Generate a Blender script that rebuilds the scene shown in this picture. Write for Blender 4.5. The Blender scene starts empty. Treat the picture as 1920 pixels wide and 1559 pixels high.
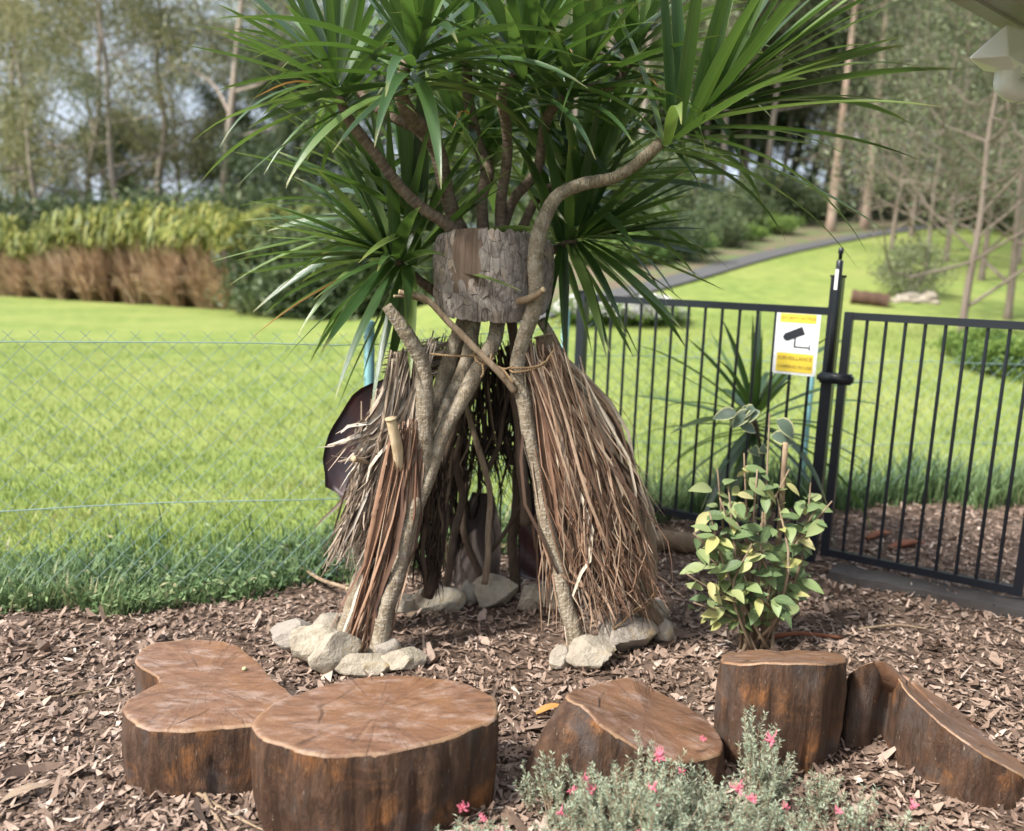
import bpy, bmesh, math, random
import numpy as np
from mathutils import Vector, Matrix
R = math.radians
SC = bpy.context.scene
COL = SC.collection
random.seed(7)

# ------------------------------------------------------------------ camera
CAM_H, PITCH, ROLL, FPX = 1.5, 10.3, 1.8, 1560.0
W0, H0 = 1920.0, 1559.0
cam_d = bpy.data.cameras.new('camera'); cam = bpy.data.objects.new('camera', cam_d); COL.objects.link(cam)
cam_d.sensor_fit = 'HORIZONTAL'; cam_d.sensor_width = 36.0; cam_d.lens = FPX / W0 * 36.0
cam_d.clip_start = 0.02; cam_d.clip_end = 2000
CM = Matrix.Rotation(R(90 - PITCH), 4, 'X') @ Matrix.Rotation(R(ROLL), 4, 'Z')
cam.matrix_world = Matrix.Translation((0, 0, CAM_H)) @ CM
cam_d.dof.use_dof = True; cam_d.dof.focus_distance = 2.75; cam_d.dof.aperture_fstop = 1.6
SC.camera = cam

# ------------------------------------------------------------------ sky, sun, exposure
SUN_EL, SUN_AZ = 48.0, 236.0          # azimuth clockwise from +Y: behind the camera, to the left
world = bpy.data.worlds.new('World'); SC.world = world; world.use_nodes = True
wn = world.node_tree.nodes; wl = world.node_tree.links; wn.clear()
sky = wn.new('ShaderNodeTexSky'); sky.sky_type = 'NISHITA'; sky.sun_disc = False
sky.sun_elevation = R(SUN_EL); sky.sun_rotation = R(SUN_AZ)
sky.air_density = 1.0; sky.dust_density = 8.0; sky.ozone_density = 1.0
bg = wn.new('ShaderNodeBackground'); bg.inputs['Strength'].default_value = 0.15
wo = wn.new('ShaderNodeOutputWorld')
wtc = wn.new('ShaderNodeTexCoord'); wnz = wn.new('ShaderNodeTexNoise'); wnz.inputs['Scale'].default_value = 3.2; wnz.inputs['Detail'].default_value = 6; wnz.inputs['Roughness'].default_value = .6
wmp = wn.new('ShaderNodeMapping'); wmp.inputs['Scale'].default_value = (1, 1, 2.4); wl.new(wtc.outputs['Generated'], wmp.inputs['Vector']); wl.new(wmp.outputs[0], wnz.inputs['Vector'])
wrg = wn.new('ShaderNodeMapRange'); wl.new(wnz.outputs['Fac'], wrg.inputs[0])
for i_, v_ in enumerate((.3, .7, .45, .92)): wrg.inputs[i_ + 1].default_value = v_
wmx = wn.new('ShaderNodeMix'); wmx.data_type = 'RGBA'; wl.new(wrg.outputs[0], wmx.inputs[0]); wl.new(sky.outputs[0], wmx.inputs[6]); wmx.inputs[7].default_value = (3.6, 4.1, 4.9, 1)   # thin bright cloud
wl.new(wmx.outputs[2], bg.inputs['Color']); wl.new(bg.outputs[0], wo.inputs['Surface'])
sun_d = bpy.data.lights.new('sun', 'SUN'); sun_d.energy = 3.9; sun_d.angle = R(6.0); sun_d.color = (1.0, 0.975, 0.93)
sun = bpy.data.objects.new('sun', sun_d); COL.objects.link(sun)
sdir = Vector((math.sin(R(SUN_AZ)) * math.cos(R(SUN_EL)), math.cos(R(SUN_AZ)) * math.cos(R(SUN_EL)), math.sin(R(SUN_EL))))
sun.rotation_euler = sdir.to_track_quat('Z', 'Y').to_euler(); sun.location = (-6, -6, 9)
SC.view_settings.view_transform = 'Standard'; SC.view_settings.look = 'None'
SC.view_settings.exposure = 1.02; SC.view_settings.gamma = 1.0; SC.view_settings.use_curve_mapping = False
SC.render.engine = 'CYCLES'
SC.cycles.use_denoising = True
SC.cycles.max_bounces = 6; SC.cycles.diffuse_bounces = 3; SC.cycles.glossy_bounces = 2
SC.cycles.transmission_bounces = 3; SC.cycles.transparent_max_bounces = 4
SC.cycles.sample_clamp_indirect = 4.0
SC.cycles.use_adaptive_sampling = True

# ------------------------------------------------------------------ where things stand
CR = CM.to_3x3()
def ray(u, v):
    return CR @ Vector(((u - W0 / 2) / FPX, -(v - H0 / 2) / FPX, -1.0))
def P(u, v, Y):
    "the point seen at (u, v) that stands at the distance Y"
    d = ray(u, v); t = Y / d.y
    return Vector((d.x * t, Y, CAM_H + d.z * t))
def G(u, v, z=0.0):
    "the point seen at (u, v) on the level plane at height z"
    d = ray(u, v); t = (z - CAM_H) / d.z
    return Vector((d.x * t, d.y * t, z))
def XY(u, Y, v=520):
    return P(u, v, Y).x
def sstep(a, b, x):
    t = min(1.0, max(0.0, (x - a) / (b - a))); return t * t * (3 - 2 * t)
def H(x, y):
    "lawn height: level on the left, a long rise on the right"
    q = min(y, 46.0) - 9.0
    g = 0.147 * (0.5 * (q + math.sqrt(q * q + 6.0)))
    return -0.02 + g * sstep(-4.6, 2.0, x - 0.05 * (y - 18)) * sstep(3.5, 11, y)
# ------------------------------------------------------------------ mesh helpers
def nrm(v):
    v = np.asarray(v, float); l = np.linalg.norm(v); return v / l if l > 1e-9 else np.array((0, 0, 1.0))
def spline(pts, n):
    "Catmull-Rom through pts (rows of any width), n samples"
    p = np.array([list(q) for q in pts], float)
    if len(p) == 2: 
        t = np.linspace(0, 1, n)[:, None]; return p[0] * (1 - t) + p[1] * t
    p = np.vstack([2 * p[0] - p[1], p, 2 * p[-1] - p[-2]])
    m = len(p) - 3; out = []
    for k in range(n):
        s = k / (n - 1) * m; i = min(int(s), m - 1); t = s - i
        a, b, c, d = p[i], p[i + 1], p[i + 2], p[i + 3]
        out.append(0.5 * (2 * b + (c - a) * t + (2 * a - 5 * b + 4 * c - d) * t * t + (3 * b - a - 3 * c + d) * t ** 3))
    return np.array(out)
class Geo:
    def __init__(self):
        self.V = []; self.Q = []; self.T = []; self.UV = []; self.RN = []; self.n = 0
    def add(self, V, Q=None, T=None, uv=None, r=0.5):
        V = np.asarray(V, float).reshape(-1, 3); k = len(V)
        self.V.append(V)
        if Q is not None and len(Q): self.Q.append(np.asarray(Q, int).reshape(-1, 4) + self.n)
        if T is not None and len(T): self.T.append(np.asarray(T, int).reshape(-1, 3) + self.n)
        self.UV.append(np.zeros((k, 2)) if uv is None else np.asarray(uv, float))
        self.RN.append(np.full(k, r, float) if np.isscalar(r) else np.asarray(r, float))
        self.n += k; return self
    def tube(self, pts, rad, seg=8, r=0.5, cap=True, flat=1.0, rough=0.0):
        pts = np.asarray(pts, float); n = len(pts)
        rad = np.full(n, rad, float) if np.isscalar(rad) else np.asarray(rad, float)
        tg = np.gradient(pts, axis=0); tg /= np.maximum(np.linalg.norm(tg, axis=1), 1e-9)[:, None]
        a = np.array((0, 0, 1.0)) if abs(tg[0][2]) < 0.9 else np.array((0, 1.0, 0))
        x = nrm(np.cross(tg[0], a)); V = []; UV = []; L = 0
        ang = np.arange(seg) / seg * 2 * math.pi
        for i in range(n):
            x = nrm(x - tg[i] * np.dot(x, tg[i])); y = np.cross(tg[i], x)
            if i: L += np.linalg.norm(pts[i] - pts[i - 1])
            rr = rad[i] * (1 + (np.random.rand(seg) - 0.5) * rough if rough else 1.0)
            V.append(pts[i] + (np.cos(ang) * rr)[:, None] * x + (np.sin(ang) * rr * flat)[:, None] * y)
            UV.append(np.stack([ang / (2 * math.pi), np.full(seg, L)], 1))
        V = np.vstack(V); UV = np.vstack(UV)
        i, j = np.meshgrid(np.arange(n - 1), np.arange(seg), indexing='ij'); i = i.ravel(); j = j.ravel(); j2 = (j + 1) % seg
        Q = np.stack([i * seg + j, i * seg + j2, (i + 1) * seg + j2, (i + 1) * seg + j], 1)
        T = []
        if cap:
            m = len(V); V = np.vstack([V, pts[0], pts[-1]]); UV = np.vstack([UV, [0.5, 0], [0.5, L]])
            for k in range(seg):
                T.append((m, (k + 1) % seg, k)); T.append((m + 1, (n - 1) * seg + k, (n - 1) * seg + (k + 1) % seg))
        return self.add(V, Q, T, UV, r)
    def box(self, c, s, rot=None, r=0.5):
        c = np.array(c, float); s = np.array(s, float) / 2
        V = np.array([(x, y, z) for x in (-1, 1) for y in (-1, 1) for z in (-1, 1)], float) * s
        if rot is not None: V = V @ np.array(rot).T
        Q = [(0, 1, 3, 2), (4, 6, 7, 5), (0, 4, 5, 1), (2, 3, 7, 6), (0, 2, 6, 4), (1, 5, 7, 3)]
        return self.add(V + c, Q, None, None, r)
    def bar(self, a, b, w, d, r=0.5):
        "box-section bar from a to b: w sideways, d the other way"
        a = np.array(a, float); b = np.array(b, float); t = nrm(b - a)
        up = np.array((0, 0, 1.0)) if abs(t[2]) < 0.9 else BAR_REF
        x = nrm(np.cross(t, up)); y = np.cross(x, t)
        return self.box((a + b) / 2, (w, np.linalg.norm(b - a), d), np.stack([x, t, y], 1), r)
    def ribbon(self, pts, wid, ref=(0, 0, 1), fold=0.0, r=0.5, twist=0.0):
        pts = np.asarray(pts, float); n = len(pts); wid = np.asarray(wid, float)
        tg = np.gradient(pts, axis=0); V = []; UV = []
        side = nrm(np.cross(tg[0], ref))
        for i in range(n):
            t = nrm(tg[i]); side = nrm(side - t * np.dot(side, t)); no = np.cross(side, t)
            s = side
            if twist:
                a = twist * i / (n - 1); s = side * math.cos(a) + no * math.sin(a); no = np.cross(s, t)
            V += [pts[i] - s * wid[i] / 2 + no * fold * wid[i], pts[i], pts[i] + s * wid[i] / 2 + no * fold * wid[i]]
            UV += [(0, i / (n - 1)), (0.5, i / (n - 1)), (1, i / (n - 1))]
        Q = []
        for i in range(n - 1):
            b = i * 3
            Q += [(b, b + 1, b + 4, b + 3), (b + 1, b + 2, b + 5, b + 4)]
        return self.add(V, Q, None, UV, r)
    def leaves(self, pos, dirs, L, Wd, r, rng):
        "diamond leaves, all arrays"
        pos = np.asarray(pos); k = len(pos)
        d = dirs / np.maximum(np.linalg.norm(dirs, axis=1), 1e-9)[:, None]
        a = rng.normal(size=(k, 3)); s = np.cross(d, a); s /= np.maximum(np.linalg.norm(s, axis=1), 1e-9)[:, None]
        L = np.broadcast_to(L, (k,))[:, None]; Wd = np.broadcast_to(Wd, (k,))[:, None]
        no = np.cross(s, d)
        V = np.stack([pos, pos + d * L * .45 + s * Wd * .5 + no * Wd * .12, pos + d * L, pos + d * L * .45 - s * Wd * .5 + no * Wd * .12], 1).reshape(-1, 3)
        Q = np.arange(4 * k).reshape(-1, 4)
        uv = np.tile(np.array([(0.5, 0), (1, .45), (.5, 1), (0, .45)]), (k, 1))
        return self.add(V, Q, None, uv, np.repeat(r, 4))
    def mesh(self, name, m=None, smooth=True):
        V = np.vstack(self.V); me = bpy.data.meshes.new(name)
        Q = np.vstack(self.Q) if self.Q else np.zeros((0, 4), int); T = np.vstack(self.T) if self.T else np.zeros((0, 3), int)
        me.vertices.add(len(V)); me.vertices.foreach_set('co', V.ravel().astype(np.float32))
        lv = np.concatenate([Q.ravel(), T.ravel()]).astype(np.int32)
        me.loops.add(len(lv)); me.loops.foreach_set('vertex_index', lv)
        nq, nt = len(Q), len(T); me.polygons.add(nq + nt)
        ls = np.concatenate([np.arange(nq) * 4, nq * 4 + np.arange(nt) * 3]).astype(np.int32)
        me.polygons.foreach_set('loop_start', ls)
        me.polygons.foreach_set('loop_total', np.concatenate([np.full(nq, 4), np.full(nt, 3)]).astype(np.int32))
        me.polygons.foreach_set('use_smooth', np.full(nq + nt, smooth))
        me.update(calc_edges=True)
        uv = me.uv_layers.new(name='UVMap'); UV = np.vstack(self.UV)
        uv.data.foreach_set('uv', UV[lv].ravel().astype(np.float32))
        at = me.attributes.new('rnd', 'FLOAT', 'POINT'); at.data.foreach_set('value', np.concatenate(self.RN).astype(np.float32))
        if m is not None: me.materials.append(m)
        me.validate()
        return me
    def build(self, name, m, parent=None, smooth=True, kind=None):
        o = link(name, self.mesh(name, m, smooth), parent)
        if kind: o['kind'] = kind
        return o
BAR_REF = np.array((0, 1.0, 0))
def link(name, me, parent=None):
    o = bpy.data.objects.new(name, me); COL.objects.link(o)
    if parent is not None:
        o.parent = parent
        o.matrix_parent_inverse = wm(parent).inverted()
    return o
def wm(o):
    m = o.matrix_basis.copy()
    return (wm(o.parent) @ o.matrix_parent_inverse @ m) if o.parent else m
def tag(o, label=None, cat=None, group=None, kind=None):
    if label: o['label'] = label
    if cat: o['category'] = cat
    if group: o['group'] = group
    if kind: o['kind'] = kind
    return o
def thing(name, label, cat, loc=(0, 0, 0), group=None):
    o = bpy.data.objects.new(name, None); COL.objects.link(o); o.location = loc; o.empty_display_size = 0.1
    return tag(o, label, cat, group)
def copy_tree(root, loc, rz=0.0, s=1.0, label=None, group=None):
    def cp(o, par):
        c = o.copy(); COL.objects.link(c); c.parent = par
        for ch in o.children: cp(ch, c)
        return c
    r = cp(root, None); r.location = loc; r.rotation_euler = (0, 0, rz); r.scale = (s, s, s) if np.isscalar(s) else s
    if label: r['label'] = label
    if group: r['group'] = group
    return r

# ------------------------------------------------------------------ materials
class NT:
    def __init__(self, name):
        self.m = bpy.data.materials.new(name); self.m.use_nodes = True
        self.t = self.m.node_tree; self.N = self.t.nodes; self.K = self.t.links
        self.N.clear(); self.out = self.N.new('ShaderNodeOutputMaterial')
    def n(self, typ, **kw):
        x = self.N.new('ShaderNode' + typ)
        for k, v in kw.items(): setattr(x, k, v)
        return x
    def put(self, sock, v):
        if v is None: return
        if isinstance(v, bpy.types.NodeSocket): self.K.new(v, sock)
        elif isinstance(v, (tuple, list)) and len(v) == 3 and sock.type == 'RGBA': sock.default_value = (*v, 1)
        else: sock.default_value = v
    def obj(self): return self.n('TexCoord').outputs['Object']
    def uv(self): return self.n('TexCoord').outputs['UV']
    def rnd(self): return self.n('Attribute', attribute_name='rnd').outputs['Fac']
    def orand(self): return self.n('ObjectInfo').outputs['Random']
    def mapv(self, v, scale=(1, 1, 1), loc=(0, 0, 0), rot=(0, 0, 0)):
        x = self.n('Mapping'); self.put(x.inputs['Vector'], v); x.inputs['Scale'].default_value = scale
        x.inputs['Location'].default_value = loc; x.inputs['Rotation'].default_value = rot; return x.outputs[0]
    def noise(self, v, scale=5, detail=4, rough=.55, dist=0.0):
        x = self.n('TexNoise'); self.put(x.inputs['Vector'], v); x.inputs['Scale'].default_value = scale
        x.inputs['Detail'].default_value = detail; x.inputs['Roughness'].default_value = rough; x.inputs['Distortion'].default_value = dist
        return x.outputs['Fac']
    def vor(self, v, scale=5, feature='F1', out='Distance', rand=1.0):
        x = self.n('TexVoronoi', feature=feature); self.put(x.inputs['Vector'], v); x.inputs['Scale'].default_value = scale
        x.inputs['Randomness'].default_value = rand; return x.outputs[out]
    def wave(self, v, scale=5, dist=2, detail=2, ds=1.5, typ='RINGS', d='Z', prof='SIN'):
        x = self.n('TexWave', wave_type=typ, wave_profile=prof)
        if typ == 'RINGS': x.rings_direction = d
        else: x.bands_direction = d
        self.put(x.inputs['Vector'], v); x.inputs['Scale'].default_value = scale; x.inputs['Distortion'].default_value = dist
        x.inputs['Detail'].default_value = detail; x.inputs['Detail Scale'].default_value = ds; return x.outputs['Fac']
    def ramp(self, f, stops, interp='LINEAR'):
        x = self.n('ValToRGB'); self.put(x.inputs[0], f); e = x.color_ramp.elements; x.color_ramp.interpolation = interp
        while len(e) < len(stops): e.new(0.5)
        for i, (p, c) in enumerate(stops): e[i].position = p; e[i].color = (*c, 1) if len(c) == 3 else c
        return x.outputs[0]
    def mix(self, a, b, f, mode='MIX'):
        x = self.n('Mix', data_type='RGBA', blend_type=mode); self.put(x.inputs[0], f); self.put(x.inputs[6], a); self.put(x.inputs[7], b)
        return x.outputs[2]
    def math(self, op, a, b=None, c=None, clamp=False):
        x = self.n('Math', operation=op, use_clamp=clamp); self.put(x.inputs[0], a)
        if b is not None: self.put(x.inputs[1], b)
        if c is not None: self.put(x.inputs[2], c)
        return x.outputs[0]
    def rng(self, f, a, b, c=0.0, d=1.0):
        x = self.n('MapRange'); self.put(x.inputs[0], f)
        for i, v in enumerate((a, b, c, d)): x.inputs[i + 1].default_value = v
        return x.outputs[0]
    def sep(self, v):
        x = self.n('SeparateXYZ'); self.put(x.inputs[0], v); return x.outputs
    def hsv(self, c, h=.5, s=1.0, v=1.0):
        x = self.n('HueSaturation'); self.put(x.inputs['Color'], c); self.put(x.inputs['Hue'], h); self.put(x.inputs['Saturation'], s); self.put(x.inputs['Value'], v)
        return x.outputs[0]
    def bump(self, h, strength=.5, dist=.01, nrm=None):
        x = self.n('Bump'); self.put(x.inputs['Height'], h); x.inputs['Strength'].default_value = strength; x.inputs['Distance'].default_value = dist
        if nrm is not None: self.put(x.inputs['Normal'], nrm)
        return x.outputs[0]
    def done(self, col, rough=.7, bump=None, trans=None, spec=.4, tcol=None, metal=0.0, coat=0.0):
        p = self.n('BsdfPrincipled'); self.put(p.inputs['Base Color'], col); self.put(p.inputs['Roughness'], rough)
        self.put(p.inputs['Specular IOR Level'], spec); p.inputs['Metallic'].default_value = metal; p.inputs['Coat Weight'].default_value = coat
        if bump is not None: self.put(p.inputs['Normal'], bump)
        if trans:
            tr = self.n('BsdfTranslucent'); self.put(tr.inputs['Color'], tcol if tcol is not None else col)
            mx = self.n('MixShader'); mx.inputs[0].default_value = trans
            self.K.new(p.outputs[0], mx.inputs[1]); self.K.new(tr.outputs[0], mx.inputs[2]); self.K.new(mx.outputs[0], self.out.inputs[0])
        else: self.K.new(p.outputs[0], self.out.inputs[0])
        return self.m
M = {}
def flat(name, col, rough=.6, spec=.4, var=.12, scale=40, metal=0.0):
    k = NT(name); f = k.noise(k.obj(), scale, 4)
    c = k.mix(tuple(x * (1 - var * 2) for x in col), tuple(min(1, x * (1 + var * 2)) for x in col), f)
    M[name] = k.done(c, rough, k.bump(f, .12, .003), spec=spec, metal=metal); return M[name]
# ground
k = NT('lawn'); o = k.obj(); a = k.noise(o, .35, 4); b = k.noise(o, 3.0, 4, .65); c = k.noise(o, 45, 3)
col = k.mix(k.ramp(b, [(.3, (.13, .185, .045)), (.7, (.25, .3, .08))]), (.3, .315, .1), k.rng(a, .44, .68, 0, .6))
col = k.mix(col, (.12, .2, .03), k.rng(c, .55, .8, 0, .7))
M['lawn'] = k.done(col, .85, k.bump(c, .8, .03), spec=.15)
k = NT('grass_blade'); f = k.rnd(); u = k.sep(k.uv())
col = k.ramp(f, [(0, (.12, .19, .045)), (.45, (.23, .3, .075)), (.8, (.33, .37, .115)), (1, (.46, .42, .2))])
M['grass_blade'] = k.done(col, .6, trans=.35, spec=.25)
k = NT('weed_blade'); f = k.rnd()
col = k.ramp(f, [(0, (.06, .11, .05)), (.4, (.13, .21, .085)), (.75, (.22, .3, .13)), (.9, (.36, .34, .19)), (1, (.4, .3, .18))])
M['weed_blade'] = k.done(col, .55, trans=.3, spec=.3)
k = NT('mulch'); o = k.obj(); a = k.noise(o, 2.2, 4); b = k.noise(o, 26, 5, .7); c = k.vor(o, 55, out='Color')
col = k.mix(k.ramp(b, [(.25, (.045, .03, .023)), (.55, (.14, .098, .073)), (.85, (.27, .205, .16))]), (.07, .045, .032), k.rng(a, .4, .7, 0, .5))
M['mulch'] = k.done(col, .95, k.bump(b, 1.0, .02), spec=.1)
k = NT('litter'); f = k.rnd(); n = k.noise(k.obj(), 60, 3)
col = k.ramp(f, [(0, (.045, .03, .023)), (.2, (.13, .085, .062)), (.5, (.25, .175, .13)), (.72, (.35, .255, .2)), (.9, (.45, .36, .295)), (1, (.58, .52, .45))])
M['litter'] = k.done(k.mix(col, (.06, .04, .03), k.rng(n, .5, .8, 0, .5)), .75, k.bump(n, .5, .004), spec=.25)
k = NT('asphalt'); n = k.noise(k.obj(), 90, 3); n2 = k.noise(k.obj(), .8, 3)
M['asphalt'] = k.done(k.mix((.07, .07, .072), (.13, .125, .12), k.math('MULTIPLY', n, n2)), .9, k.bump(n, .4, .005))
k = NT('verge'); n = k.noise(k.obj(), 1.2, 5, .7); n2 = k.noise(k.obj(), 12, 4, .7)
M['verge'] = k.done(k.mix(k.ramp(n2, [(.3, (.085, .062, .042)), (.7, (.24, .18, .12))]), (.11, .15, .05), k.rng(n, .42, .58)), .95, k.bump(n2, 1, .05))
# wood
k = NT('stump_cut'); o = k.obj(); big = k.noise(o, 3.2, 4, .6); grain = k.noise(k.mapv(o, (9, 34, 9), rot=(0, 0, .75)), 1.5, 7, .75); rg = k.wave(o, 26, 9, 4, 1.8)
fine = k.noise(o, 130, 3, .7)
c1 = k.ramp(grain, [(.28, (.055, .027, .016)), (.48, (.145, .074, .042)), (.75, (.235, .13, .08))])
c1 = k.mix(c1, (.22, .105, .042), k.rng(big, .45, .65, 0, .65))
c1 = k.mix(c1, (.12, .062, .036), k.rng(rg, .5, .95, 0, .3))
pale = k.noise(k.mapv(o, (6, 14, 6), rot=(0, 0, -.7)), 1.3, 8, .8)
c1 = k.mix(c1, (.42, .34, .3), k.rng(pale, .5, .72, 0, .6))
gr_ = k.n('TexGradient', gradient_type='RADIAL'); k.K.new(o, gr_.inputs[0]); ln_ = k.n('VectorMath', operation='LENGTH'); k.K.new(o, ln_.inputs[0]); cb_ = k.n('CombineXYZ'); k.put(cb_.inputs[0], k.math('MULTIPLY', gr_.outputs['Fac'], 70.0)); k.put(cb_.inputs[1], k.math('MULTIPLY', ln_.outputs['Value'], 9.0))
rad_ = k.noise(cb_.outputs[0], 1.0, 4, .65); c1 = k.mix(c1, (.05, .027, .017), k.rng(rad_, .56, .72, 0, .6)); c1 = k.mix(c1, (.3, .19, .12), k.rng(rad_, .42, .3, 0, .4))
edge = k.rnd()
c1 = k.mix(c1, (.38, .25, .14), k.math('MULTIPLY', k.rng(edge, .86, 1.0, 0, .6), k.rng(k.noise(o, 11, 3), .35, .65)))
crk = k.wave(k.mapv(o, (1, 1, 1), rot=(0, 0, .5)), 1.1, 5, 3, 2.0, 'BANDS', 'X'); cm = k.math('MULTIPLY', k.rng(crk, .9965, 1.0), k.rng(k.noise(o, 6, 2), .5, .6))
c1 = k.mix(c1, (.03, .018, .012), k.math('MULTIPLY', cm, .8))
hh = k.math('ADD', k.math('MULTIPLY', grain, .6), k.math('SUBTRACT', k.math('MULTIPLY', fine, .3), cm))
hh = k.math('SUBTRACT', hh, k.rng(rad_, .56, .74, 0, 1.1)); M['stump_cut'] = k.done(c1, k.rng(pale, .3, .7, .46, .72), k.bump(hh, .5, .006), spec=.4)
k = NT('stump_side'); o = k.obj(); st = k.noise(k.mapv(o, (20, 20, 4.5)), 1.5, 8, .75, .6); big = k.noise(k.mapv(o, (4, 4, 6)), 1.2, 5, .65, .8); fl = k.noise(k.mapv(o, (75, 75, 16)), 1.4, 4, .8)
c1 = k.ramp(st, [(.25, (.016, .009, .007)), (.5, (.07, .036, .02)), (.75, (.155, .08, .042))])
c1 = k.mix(c1, (.27, .11, .034), k.math('MULTIPLY', k.rng(big, .52, .66), k.rng(st, .4, .62)))
grey = k.noise(k.mapv(o, (4, 4, 2.5), (3, 1, 5)), 1.2, 5, .7)
c1 = k.mix(c1, (.12, .108, .1), k.rng(grey, .5, .7, 0, .75))
c1 = k.mix(c1, (.45, .36, .25), k.rng(fl, .64, .72, 0, .75))
z = k.sep(o)[2]
M['stump_side'] = k.done(c1, k.rng(st, .3, .7, .45, .72), k.bump(k.math('ADD', st, k.math('MULTIPLY', fl, .5)), 1.0, .014), spec=.4)
k = NT('ring_stem'); u = k.uv(); o = k.obj(); s = k.sep(u)
wob = k.math('ADD', s[1], k.math('MULTIPLY', k.noise(o, 24, 4), .07)); 
ring = k.math('FRACT', k.math('MULTIPLY', wob, 58.0)); line = k.math('MULTIPLY', k.rng(ring, .0, .3, 1, 0), k.rng(k.noise(o, 45, 2), .3, .6))
n = k.noise(o, 22, 5, .7); n2 = k.noise(k.mapv(o, (60, 60, 14)), 1.5, 4)
c1 = k.ramp(n, [(.28, (.12, .088, .055)), (.5, (.25, .2, .14)), (.75, (.42, .37, .29))])
c1 = k.mix(c1, (.56, .52, .43), k.math('MULTIPLY', line, .8)); c1 = k.mix(c1, (.2, .16, .1), k.rng(k.noise(o, 9, 3), .5, .7, 0, .5)); c1 = k.mix(c1, (.12, .085, .055), k.rng(n2, .55, .75, 0, .55))
M['ring_stem'] = k.done(c1, .8, k.bump(k.math('ADD', k.math('MULTIPLY', line, .9), n2), 1.0, .009), spec=.2)
k = NT('dark_stem'); u = k.uv(); o = k.obj(); s = k.sep(u)
ring = k.math('FRACT', k.math('MULTIPLY', k.math('ADD', s[1], k.math('MULTIPLY', k.noise(o, 18, 3), .05)), 48.0)); line = k.rng(ring, 0, .25, 1, 0); n = k.noise(o, 25, 5, .7)
c1 = k.ramp(n, [(.3, (.075, .05, .035)), (.55, (.15, .11, .08)), (.8, (.24, .19, .14))])
M['dark_stem'] = k.done(k.mix(c1, (.26, .22, .17), k.math('MULTIPLY', line, .4)), .8, k.bump(k.math('ADD', k.math('MULTIPLY', line, .6), n), .7, .006), spec=.2)
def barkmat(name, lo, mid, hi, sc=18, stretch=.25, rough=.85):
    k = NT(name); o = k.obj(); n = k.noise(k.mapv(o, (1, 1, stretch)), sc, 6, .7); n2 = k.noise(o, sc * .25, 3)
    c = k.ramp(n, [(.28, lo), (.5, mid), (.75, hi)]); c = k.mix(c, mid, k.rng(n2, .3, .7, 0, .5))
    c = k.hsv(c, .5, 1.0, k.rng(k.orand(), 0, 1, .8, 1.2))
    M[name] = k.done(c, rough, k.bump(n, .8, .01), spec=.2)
barkmat('stick', (.11, .075, .045), (.24, .175, .115), (.38, .3, .21), 30, .2)
barkmat('pole_bark', (.10, .065, .04), (.2, .14, .09), (.34, .26, .18), 40, .35)
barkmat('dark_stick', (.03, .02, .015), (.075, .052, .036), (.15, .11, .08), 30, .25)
barkmat('cut_wood', (.3, .2, .11), (.47, .36, .22), (.6, .5, .35), 50, .12)
barkmat('bare_wood', (.05, .032, .022), (.12, .085, .062), (.22, .17, .13), 45, .06)
barkmat('log_red', (.05, .03, .022), (.11, .065, .045), (.2, .13, .09), 4, .3)
barkmat('bark_core', (.02, .016, .013), (.055, .044, .036), (.1, .084, .07), 40, .3)
k = NT('bark_plate'); o = k.obj(); n = k.noise(k.mapv(o, (1, 1, .5)), 55, 6, .75); f = k.orand(); big = k.noise(o, 7, 3)
c = k.ramp(n, [(.28, (.07, .055, .046)), (.5, (.225, .19, .165)), (.75, (.41, .36, .32))])
c = k.mix(c, (.27, .2, .14), k.rng(f, .8, 1.0, 0, .45)); c = k.mix(c, (.44, .4, .37), k.rng(big, .52, .72, 0, .6))
M['bark_plate'] = k.done(k.hsv(c, .5, 1, k.rng(f, 0, 1, .86, 1.12)), .9, k.bump(n, .8, .006), spec=.15)
barkmat('gum_bark', (.16, .12, .095), (.3, .245, .205), (.44, .38, .33), 3, .2)
barkmat('twig_bark', (.11, .085, .065), (.2, .16, .13), (.32, .27, .23), 6, .2)
barkmat('dark_bark', (.06, .045, .035), (.13, .105, .085), (.23, .2, .17), 4, .2)
barkmat('peel_bark', (.17, .11, .075), (.3, .22, .17), (.42, .36, .31), 3, .12)
# thatch
k = NT('thatch'); f = k.math('FRACT', k.math('ADD', k.rnd(), k.math('MULTIPLY', k.orand(), .999))); n = k.noise(k.obj(), 35, 3)
col = k.ramp(f, [(0, (.045, .028, .019)), (.25, (.14, .08, .05)), (.5, (.25, .145, .088)), (.7, (.33, .22, .145)), (.87, (.43, .33, .235)), (1, (.6, .51, .39))])
M['thatch'] = k.done(k.mix(col, (.06, .035, .025), k.rng(n, .5, .8, 0, .5)), .6, k.bump(n, .4, .003), spec=.3)
k = NT('red_thatch'); f = k.math('FRACT', k.math('ADD', k.rnd(), k.math('MULTIPLY', k.orand(), .999))); n = k.noise(k.obj(), 35, 3)
col = k.ramp(f, [(0, (.05, .028, .02)), (.3, (.17, .092, .058)), (.6, (.28, .16, .10)), (.85, (.38, .265, .185)), (1, (.54, .44, .33))])
M['red_thatch'] = k.done(k.mix(col, (.06, .03, .02), k.rng(n, .5, .8, 0, .45)), .55, k.bump(n, .4, .003), spec=.35)
k = NT('grey_thatch'); f = k.math('FRACT', k.math('ADD', k.rnd(), k.math('MULTIPLY', k.orand(), .999))); n = k.noise(k.obj(), 35, 3)
col = k.ramp(f, [(0, (.05, .036, .026)), (.25, (.17, .12, .085)), (.55, (.31, .235, .17)), (.8, (.42, .34, .265)), (1, (.54, .47, .39))])
M['grey_thatch'] = k.done(k.mix(col, (.07, .05, .035), k.rng(n, .5, .8, 0, .5)), .6, k.bump(n, .4, .003), spec=.3)
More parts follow.
